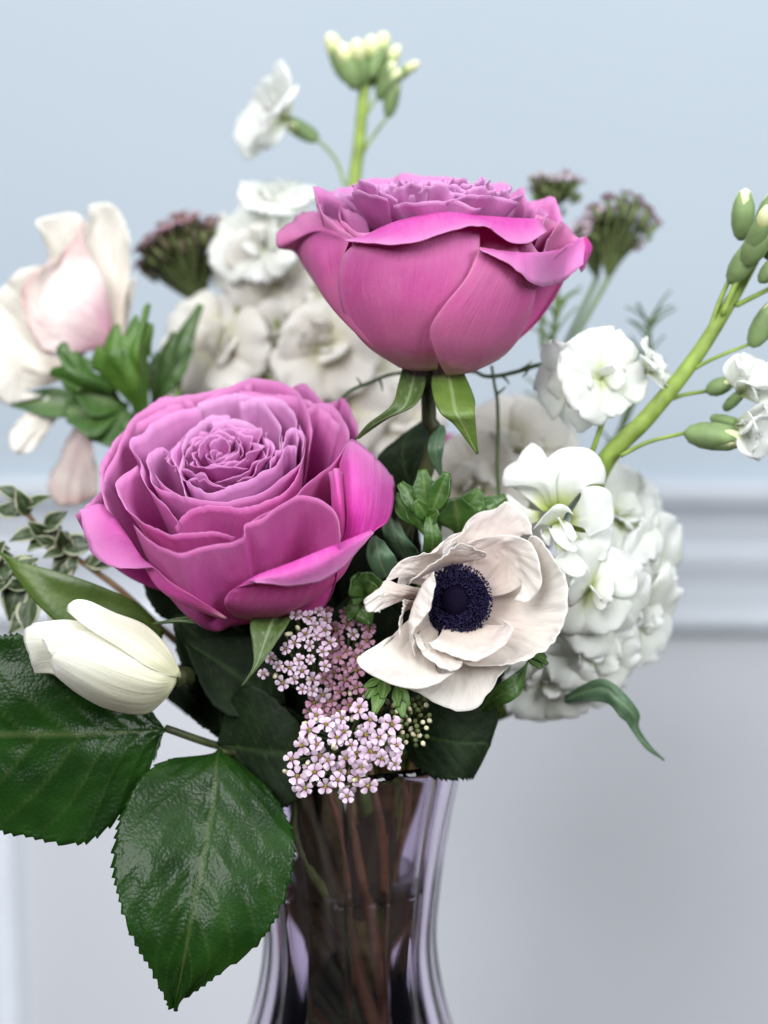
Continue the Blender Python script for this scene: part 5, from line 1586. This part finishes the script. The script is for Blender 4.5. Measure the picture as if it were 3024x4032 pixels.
hero_pts = [(490, 705), (570, 672), (655, 640, 5), (712, 680), (820, 705), (375, 700, 2), (405, 735), (580, 740), (370, 810), (445, 805), (525, 810), (615, 808), (690, 755, 2), (755, 770), (845, 810),
            (318, 880), (500, 885), (588, 872), (665, 918), (768, 875), (838, 905), (278, 938), (432, 945), (345, 965), (395, 900, 2), (548, 985), (628, 985), (488, 1015), (598, 1065), (700, 1010), (385, 1025), (560, 935, 2), (640, 845, 2), (460, 860, 3), (710, 840, 2), (545, 770, 2), (440, 680, 3), (800, 760, 2)]
hero_pts += [(p[0] + 22 * math.cos(k * 2.4), p[1] + 24 * math.sin(k * 2.4), 3.5) for k, p in enumerate(hero_pts) if k % 2 == 0]
yarrow_patch('pale lilac pink yarrow head hanging over the front of the vase', c5, hero_pts, -10, cv(0, -1, 0.15), Q(c5, 620, 800, 24), 'yarrow', 1.18, 11, 'stem_mid', bow=5, ang=-1.2, frac=.5)
rg_ = random.Random(77)
def scatter(poly, n, rg, mind):
    out = []
    xs = [p[0] for p in poly]; ys = [p[1] for p in poly]
    tries = 0
    while len(out) < n and tries < 6000:
        tries += 1
        x, y = rg.uniform(min(xs), max(xs)), rg.uniform(min(ys), max(ys))
        ins = False
        j = len(poly) - 1
        for i in range(len(poly)):
            if (poly[i][1] > y) != (poly[j][1] > y) and x < (poly[j][0] - poly[i][0]) * (y - poly[i][1]) / (poly[j][1] - poly[i][1]) + poly[i][0]:
                ins = not ins
            j = i
        if ins and all(math.hypot(x - a, y - b) > mind for a, b in out):
            out.append((x, y))
    return out
yarrow_patch('shaded lilac yarrow head tucked directly under the open rose', c5, scatter([(330, 160), (480, 130), (520, 260), (490, 420), (440, 540), (200, 510), (140, 470), (240, 330)], 30, rg_, 52), 6, cv(-.2, -1, 0.25),
             Q(c5, 450, 560, 34), 'yarrow', 1.0, 12, 'stem_mid', bow=4, ang=-2.0, frac=.5)
yarrow_patch('dusky deep pink yarrow head between the open rose and the dark eyed anemone', c5, scatter([(480, 130), (700, 130), (720, 280), (640, 420), (700, 560), (640, 690), (380, 650), (480, 540), (470, 300)], 46, rg_, 48), 12, cv(.05, -1, 0.25),
             Q(c5, 600, 640, 40), 'yarrow_deep', 1.0, 13, 'stem_mid', bow=4, ang=-1.6, frac=.5)

def yarrow_buds(label, c, poly, n, dz, root, seed, mind=24):
    rg = random.Random(seed)
    head = thing('yarrow', label, 'yarrow', Vector(root), 'pink yarrow heads')
    tips = []
    for k, (x, y) in enumerate(scatter(poly, n, rg, mind)):
        w = Q(c, x, y, dz + rg.uniform(-2, 2))
        fdir = cv(rg.uniform(-.5, .5), -1, rg.uniform(0, .8))
        o = bpy.data.objects.new('bud', YM['budcup'] if rg.random() < .55 else YM['cup']); COL.objects.link(o); o.parent = head
        o.matrix_local = Matrix.Translation(w - head.location) @ frame_to(fdir).to_4x4() @ Matrix.Diagonal((.95, .95, .55, 1))
        tips.append(w)
    pedicels(head, tips, root, M['yarrow_stalk'])
    tube('stem', into_vase(root, -0.8, .4), 1.3, 1.4, M['stem_mid'], head, m=26)
yarrow_buds('small yarrow head in tight cream bud under the lowest anemone petal', c5, [(790, 570), (990, 560), (1020, 700), (1000, 800), (900, 820), (850, 720)], 42, 4, Q(c5, 900, 760, 26), 21, 24)

# heads seen from the side, far behind: domes of florets on a fan of stalks
def yarrow_side(label, cxy, dz, w, h, root_xy, seed, key='yarrow_deep', n=46, tilt=(0, -.25, 1), scale=1.15, brown=True, stempts=()):
    rg = random.Random(seed)
    root = Q(cD, root_xy[0], root_xy[1], dz + 4)
    head = thing('yarrow', label, 'yarrow', root, 'pink yarrow heads')
    tips = []
    O = Q(cD, cxy[0], cxy[1], dz)
    A = cv(*tilt).normalized()
    X, Y, Z = (Vector(t) for t in axis_frame(A))
    for k in range(n):
        r = math.sqrt((k + .5) / n); a = k * 2.39996
        p = O + X * (w * r * math.cos(a) * MM) + Y * (w * r * math.sin(a) * MM) + A * ((h * (1 - r * r) + rg.uniform(-2.5, 2)) * MM)
        fc = A + X * (r * math.cos(a) * .6) + Y * (r * math.sin(a) * .6)
        yarrow_floret(head, p, fc, scale * rg.uniform(.85, 1.1), key, rg, 'cup_brown' if brown else 'cup')
        tips.append(p - fc.normalized() * 0.004)
    # cups crowd below the florets
    for k in range(n):
        r = math.sqrt((k + .5) / n) * 1.02; a = k * 2.39996 + 1
        p = O + X * (w * r * math.cos(a) * MM) + Y * (w * r * math.sin(a) * MM) + A * ((h * (1 - r * r) - rg.uniform(2, 7)) * MM)
        o = bpy.data.objects.new('bud', YM['cup_brown'] if brown and k % 2 else YM['cup']); COL.objects.link(o); o.parent = head
        o.matrix_local = Matrix.Translation(p - head.location) @ frame_to(A + X * (r * math.cos(a) * .7) + Y * (r * math.sin(a) * .7)).to_4x4() @ Matrix.Scale(rg.uniform(.9, 1.6), 4)
    pedicels(head, tips, root, M['yarrow_stalk'], 0.5)
    tube('stem', into_vase(root, 1.5 + seed, .8, [Q(cD, *q) for q in stempts]), 0.9, 1.5, M['stem_mid'], head, m=36)
yarrow_side('brownish pink yarrow head behind the blushed anemone and pale florets', (390, 530), 116, 18, 9, (440, 660), 31, tilt=(-.40, .12, .85), n=80, stempts=[(400, 760, 100), (420, 1000, 80)])
yarrow_side('small pink topped yarrow head directly behind the rim of the upright rose', (1200, 400), 112, 10, 3, (1180, 470), 32, n=26, tilt=(0, .1, 1), key='yarrow', brown=False, stempts=[(1170, 700, 112), (1150, 1000, 100)])
yarrow_side('pink yarrow head turned away behind the right petal tip of the upright rose', (1275, 490), 116, 11, 3, (1290, 600), 33, n=30, tilt=(-.5, .0, .8), key='yarrow', brown=False, stempts=[(1200, 800, 112), (1130, 1050, 100)])
yarrow_side('dark green budding yarrow head standing highest beside the upright rose', (1350, 470), 110, 13, 5, (1315, 600), 34, n=26, tilt=(.25, .55, .8), brown=False, stempts=[(1240, 740, 110), (1190, 900, 105), (1150, 1100, 95)])

# feathery green sprays to the right, behind
def spray(label, pts, twigs, dz, mat, seed, ang):
    rg = random.Random(seed)
    root = Q(cD, pts[-1][0], pts[-1][1], dz)
    s = thing('feathery_spray', label, 'foliage', root, 'thin feathery sprays')
    tube('stem', [Q(cD, x, y, dz) for x, y in pts] + into_vase(root, ang, .85)[1:], 0.9, 1.4, mat, s, m=34)
    for k in range(twigs):
        t = rg.random() * (len(pts) - 1.001)
        i = int(t)
        b = Q(cD, *[pts[i][q] + (pts[i + 1][q] - pts[i][q]) * (t - i) for q in (0, 1)], dz)
        tip = b + cv(rg.choice((-1, 1)) * rg.uniform(.004, .010), rg.uniform(-.004, .004), rg.uniform(.004, .012))
        tube('twig', [b, b.lerp(tip, .5) + cv(0, 0, .001), tip], .55, .3, mat, s, n=5, m=5)
    return s
spray('thin feathery green spray rising below the right yarrow heads', [(1205, 620), (1200, 690), (1190, 760), (1180, 900), (1170, 1000)], 26, 100, M['stem_mid'], 3, 0.3)
spray('thin feathery stalk with a small dark tip above the right stock florets', [(1405, 690), (1402, 720), (1395, 790), (1330, 950), (1200, 1150)], 22, 106, M['vine'], 4, 0.1)

# ------------------------------------------------------------------ large rose leaves, foliage, vine
def leaf_thing(name, label, rows, mat, stem_from, ang, frac, mid=None, cat='leaf', sr=1.2, smat='stem_dark', **kw):
    t = thing(name, label, cat, stem_from, kw.pop('group', 'large dark leaves'))
    leaf(rows, M[mat], t, 'blade', **kw)
    tube('stem', into_vase(stem_from, ang, frac, mid), sr, sr * 1.2, M[smat], t, m=24)
    return t
leaf_thing('rose_leaf', 'big dark serrated leaf spread flat under the white tulip', L5(c4, [
    [(770, 796), (778, 800), (788, 806), (780, 815), (772, 826)], [(680, 650), (705, 740), (718, 820), (725, 880), (735, 950)], [(540, 500), (545, 680), (552, 828), (575, 980), (615, 1170)],
    [(330, 420), (330, 620), (330, 832), (360, 1100), (410, 1348)], [(60, 365), (60, 600), (60, 834), (90, 1100), (130, 1325)], [(-200, 420), (-200, 620), (-200, 838), (-170, 1050), (-140, 1240)], [(-400, 810), (-402, 825), (-404, 845), (-402, 865), (-400, 880)]],
    [16, 13, 10, 6, 4, 6, 10]), 'leaf_rose', Q(c4, 788, 806, 16), 3.1, .85, [Q(c4, 1040, 890, 26)], nu=41, nv=110, serr=(28, 1.8), relief=0.8, nveins=8, seed=1, wave=2.2, midw=0.012)
leaf_thing('rose_leaf', 'big pointed serrated dark green leaf hanging down in front of the vase', L5(c4, [
    [(1010, 915), (1025, 915), (1040, 920), (1055, 925), (1070, 930)], [(740, 985), (890, 985), (1028, 990), (1140, 1010), (1260, 1080)], [(595, 1180), (800, 1160), (1012, 1160), (1200, 1170), (1370, 1240)],
    [(540, 1400), (760, 1380), (975, 1370), (1190, 1380), (1398, 1400)], [(560, 1600), (740, 1600), (935, 1580), (1150, 1600), (1350, 1620)], [(640, 1820), (760, 1820), (895, 1800), (1060, 1820), (1230, 1830)],
    [(745, 2000), (800, 2000), (860, 1990), (930, 2000), (1010, 2005)], [(815, 2130), (820, 2138), (826, 2148), (832, 2138), (838, 2130)]],
    [18, 10, 4, -2, -6, -8, -6, -2]), 'leaf_rose', Q(c4, 1040, 918, 18), -2.6, .9, None, nu=41, nv=110, serr=(28, 1.8), relief=0.8, nveins=9, seed=2, wave=2.4, midw=0.012)
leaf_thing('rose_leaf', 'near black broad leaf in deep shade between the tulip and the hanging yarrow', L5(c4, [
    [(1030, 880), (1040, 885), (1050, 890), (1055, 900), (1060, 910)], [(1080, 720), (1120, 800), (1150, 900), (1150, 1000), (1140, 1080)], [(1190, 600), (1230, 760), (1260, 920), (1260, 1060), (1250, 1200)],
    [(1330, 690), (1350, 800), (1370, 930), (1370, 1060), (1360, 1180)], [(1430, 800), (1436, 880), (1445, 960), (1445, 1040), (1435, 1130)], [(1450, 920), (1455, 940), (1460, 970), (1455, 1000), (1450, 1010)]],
    [24, 22, 18, 16, 18, 22]), 'leaf_shade_dark', Q(c4, 1042, 890, 26), -2.2, .9, None, nu=25, nv=60, serr=(14, 1.2), relief=0.4, seed=3)
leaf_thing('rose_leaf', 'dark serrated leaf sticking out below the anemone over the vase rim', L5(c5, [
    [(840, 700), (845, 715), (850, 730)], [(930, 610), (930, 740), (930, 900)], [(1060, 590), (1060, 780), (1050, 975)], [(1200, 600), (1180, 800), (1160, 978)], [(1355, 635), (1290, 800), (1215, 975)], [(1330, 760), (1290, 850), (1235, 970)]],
    [30, 24, 20, 18, 20, 22]), 'leaf_shade_dark', Q(c5, 845, 715, 32), 0.1, .9, None, nu=31, nv=80, serr=(14, 1.6), relief=0.4, seed=4)
leaf_thing('rose_leaf', 'smooth mid green leaf squeezed between the anemone and the white stock', L5(c3, [
    [(640, 1110), (650, 1115), (660, 1120)], [(700, 1020), (720, 1050), (740, 1085)], [(770, 965), (790, 1010), (800, 1055)], [(830, 920), (840, 950), (840, 1000)], [(862, 885), (862, 890), (862, 895)]],
    [20, 14, 12, 14, 18]), 'leaf_mid', Q(c3, 645, 1115, 22), 0.2, .8, None, nu=15, nv=30, seed=5, relief=.2)
leaf_thing('rose_leaf', 'broad dark leaf in the gap below the upright rose', L5(c9, [
    [(560, 760), (640, 780), (720, 760)], [(420, 600), (600, 600), (790, 560)], [(260, 380), (520, 350), (800, 300)], [(260, 240), (520, 130), (790, 60)], [(520, 20), (650, -30), (780, -80)], [(800, -180), (810, -182), (820, -180)]],
    [44, 42, 40, 40, 44, 50]), 'leaf_shade_dark', Q(c9, 640, 780, 44), 1.0, .6, None, nu=25, nv=50, seed=6, relief=.3)
leaf_thing('rose_leaf', 'narrow grey green leaf standing beside the stem of the upright rose', L5(c9, [
    [(930, 500), (940, 500), (950, 490)], [(830, 330), (890, 330), (940, 300)], [(785, 200), (870, 190), (960, 180)], [(810, 60), (890, 50), (985, 20)], [(900, -60), (930, -70), (970, -70)]],
    [26, 22, 20, 22, 26]), 'leaf_grey', Q(c9, 940, 500, 26), 0.8, .5, [Q(c9, 960, 800, 34)], nu=15, nv=34, seed=7, relief=.25)
# leaves added in near black to stand for deep shade in the bouquet's heart
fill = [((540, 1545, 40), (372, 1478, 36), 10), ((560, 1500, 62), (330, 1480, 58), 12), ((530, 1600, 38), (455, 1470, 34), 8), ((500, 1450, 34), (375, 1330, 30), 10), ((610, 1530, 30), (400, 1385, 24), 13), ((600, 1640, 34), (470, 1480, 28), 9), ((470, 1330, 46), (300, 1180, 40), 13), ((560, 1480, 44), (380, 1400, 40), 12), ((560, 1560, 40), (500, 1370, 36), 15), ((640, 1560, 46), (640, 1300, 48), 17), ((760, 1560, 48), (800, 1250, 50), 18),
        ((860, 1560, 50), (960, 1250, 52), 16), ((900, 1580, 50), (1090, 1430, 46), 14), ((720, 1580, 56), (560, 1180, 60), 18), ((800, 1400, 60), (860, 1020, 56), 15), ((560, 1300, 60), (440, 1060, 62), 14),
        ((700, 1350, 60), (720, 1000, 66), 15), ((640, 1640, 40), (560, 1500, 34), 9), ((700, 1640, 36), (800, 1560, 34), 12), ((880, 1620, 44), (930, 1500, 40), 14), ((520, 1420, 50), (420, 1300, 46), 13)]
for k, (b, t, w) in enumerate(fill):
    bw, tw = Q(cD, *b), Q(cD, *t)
    tt = thing('filler_leaf', ('dark filler leaf between the tulip bud and the open rose' if t[0] < 500 else 'dark filler leaf behind the hanging yarrow heads' if t[0] < 850 else 'dark filler leaf behind the dark eyed anemone'), 'leaf', bw, 'dark filler leaves inside the bouquet')
    leaf(blade(bw, tw, w, cv(0.25 * math.sin(k * 2.1), -1, 0.35), bend=2, cup=0.2, basew=0.15), M['leaf_shade_dark'], tt, 'blade', nu=17, nv=30, seed=40 + k, relief=.3, serr=(12, .8))
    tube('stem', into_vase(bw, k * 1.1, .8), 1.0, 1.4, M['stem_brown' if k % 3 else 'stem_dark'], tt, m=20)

# variegated sprigs at the left
def var_sprig(label, spine, leaves, dz, ang):
    root = Q(cD, *spine[-1], dz)
    s = thing('variegated_sprig', label, 'foliage', root, 'variegated sprigs')
    tube('stem', [Q(cD, x, y, dz) for x, y in spine] + into_vase(root, ang, .8)[1:], .7, 1.4, M['stem_brown'], s, m=30)
    rgv = random.Random(len(label))
    leaves = list(leaves)
    for k in range(14):
        q = rgv.random() * (len(spine) - 2.001); i0 = int(q); f0 = q - i0
        bx = spine[i0][0] + (spine[i0 + 1][0] - spine[i0][0]) * f0; by = spine[i0][1] + (spine[i0 + 1][1] - spine[i0][1]) * f0
        an_ = rgv.uniform(0, 6.28); ln = rgv.uniform(35, 65)
        leaves.append((bx, by, bx + ln * math.cos(an_), by + ln * math.sin(an_), rgv.uniform(2.0, 3.2)))
    for k, (bx, by, tx, ty, w) in enumerate(leaves):
        leaf(blade(Q(cD, bx, by, dz), Q(cD, tx, ty, dz - 6 + (k % 3) * 4), w, cv(0.3 * math.sin(k * 1.7), -1, 0.5 + 0.3 * math.cos(k * 2.3)), bend=1, cup=.2), M['leaf_var'], s, 'leaf', nu=11, nv=20, relief=.15, seed=60 + k, wave=.5)
var_sprig('small leaved cream edged sprig at the side of the open rose', [(40, 1070), (60, 1110), (110, 1170), (200, 1230), (320, 1330)],
          [(60, 1115, 35, 1055, 3.2), (95, 1140, 145, 1105, 3.0), (50, 1110, -10, 1100, 3.2), (110, 1170, 60, 1190, 3.4), (130, 1180, 210, 1175, 4.0), (120, 1175, 150, 1240, 3.4), (90, 1150, 20, 1170, 3.2), (160, 1210, 110, 1260, 3.6), (180, 1215, 250, 1220, 3.8)], 48, 3.0)
var_sprig('shadowy cream edged sprig below the pointed olive leaf', [(-40, 1180), (20, 1230), (90, 1290), (200, 1360), (330, 1430)],
          [(20, 1230, -20, 1290, 4.2), (40, 1250, 20, 1340, 4.4), (0, 1210, -60, 1190, 4), (70, 1280, 60, 1370, 4.4), (110, 1300, 150, 1350, 4), (30, 1240, 70, 1200, 3.6), (-10, 1220, 10, 1170, 3.6), (90, 1290, 20, 1370, 4.2)], 40, 2.9)

# wiry vine across the middle
vn = thing('vine', 'thin dark green wiry vine trailing past the hanging sepals', 'vine', Q(cD, 1072, 1000, 46))
tube('stem', [Q(cD, x, y, d) for x, y, d in ((735, 862, 44), (760, 842, 44), (800, 826, 46), (850, 808, 50), (940, 800, 58), (1020, 802, 52), (1045, 812, 48), (1075, 812, 46), (1120, 802, 46), (1165, 788, 46), (1225, 782, 48))], .5, .8, M['vine'], vn, m=40)
tube('stem', [Q(cD, 1062, 790, 46), Q(cD, 1068, 830, 46), Q(cD, 1075, 880, 46), Q(cD, 1074, 1000, 46), Q(cD, 1060, 1200, 50)] + into_vase(Q(cD, 1000, 1400, 50), 0.5, .8)[1:], .5, .8, M['vine'], vn, m=36)
for x, y, tx, ty in ((1120, 802, 1150, 780), (1165, 790, 1190, 800), (1180, 786, 1200, 762), (1085, 812, 1100, 830), (820, 820, 826, 845), (780, 834, 770, 815), (1140, 798, 1128, 815), (1075, 850, 1092, 835)):
    tube('tendril', [Q(cD, x, y, 46), Q(cD, (x + tx) / 2 + 2, (y + ty) / 2, 46), Q(cD, tx, ty, 46)], .55, .2, M['vine'], vn, n=5, m=6)

# cut stems and drowned leaves that crowd the water
M['stem_olive'] = plain_mat('olive_stem', (0.34, 0.31, 0.09), 0.6, 0.3, 200, 0.3)
M['leaf_drowned'] = leaf_mat('drowned_leaf', (0.016, 0.012, 0.006), (0.04, 0.036, 0.012), (0.06, 0.05, 0.02), rough=0.7, transl=0.1, bump=0.2)
rq = random.Random(8)
for k in range(8):
    a = k * 2.4 + rq.uniform(-.3, .3); fr_ = 0.25 + 0.5 * rq.random()
    top = Vector((VZ.x + vase_r(H) * .8 * fr_ * MM * math.cos(a), VZ.y + vase_r(H) * .8 * fr_ * MM * math.sin(a), H + rq.uniform(.004, .02)))
    t = thing('cut_stem', ('yellowish olive flower stem standing in the vase water' if k % 2 == 0 else 'brown flower stem standing in the vase water'), 'stem', Vector((top.x, top.y, 0.012)), 'bare stems inside the vase')
    tube('stem', into_vase(top, a, fr_), rq.uniform(1.6, 2.6), rq.uniform(1.8, 2.8), M['stem_olive' if k % 2 == 0 else 'stem_brown'], t, m=24)
for k, (ax, ay, az, bx, bz, w) in enumerate(((10, -20, .93, 4, .74, 9), (14, -10, .90, 11, .66, 6), (-12, -12, .9, -13, .7, 7), (-8, 10, .95, -7, .66, 8), (0, 10, .66, 2, .35, 8))):
    b = Vector((VZ.x + ax * MM, VZ.y + ay * MM, az * H)); e = Vector((VZ.x + bx * MM, VZ.y + ay * .6 * MM, bz * H))
    t = thing('drowned_leaf', 'olive brown leaf pressed against the inside of the vase', 'leaf', e, 'leaves inside the vase')
    leaf(blade(b, e, w, cv(0.2, -1, 0.1), bend=1.5, cup=-.2), M['leaf_drowned'], t, 'blade', nu=11, nv=20, relief=.2, seed=90 + k)
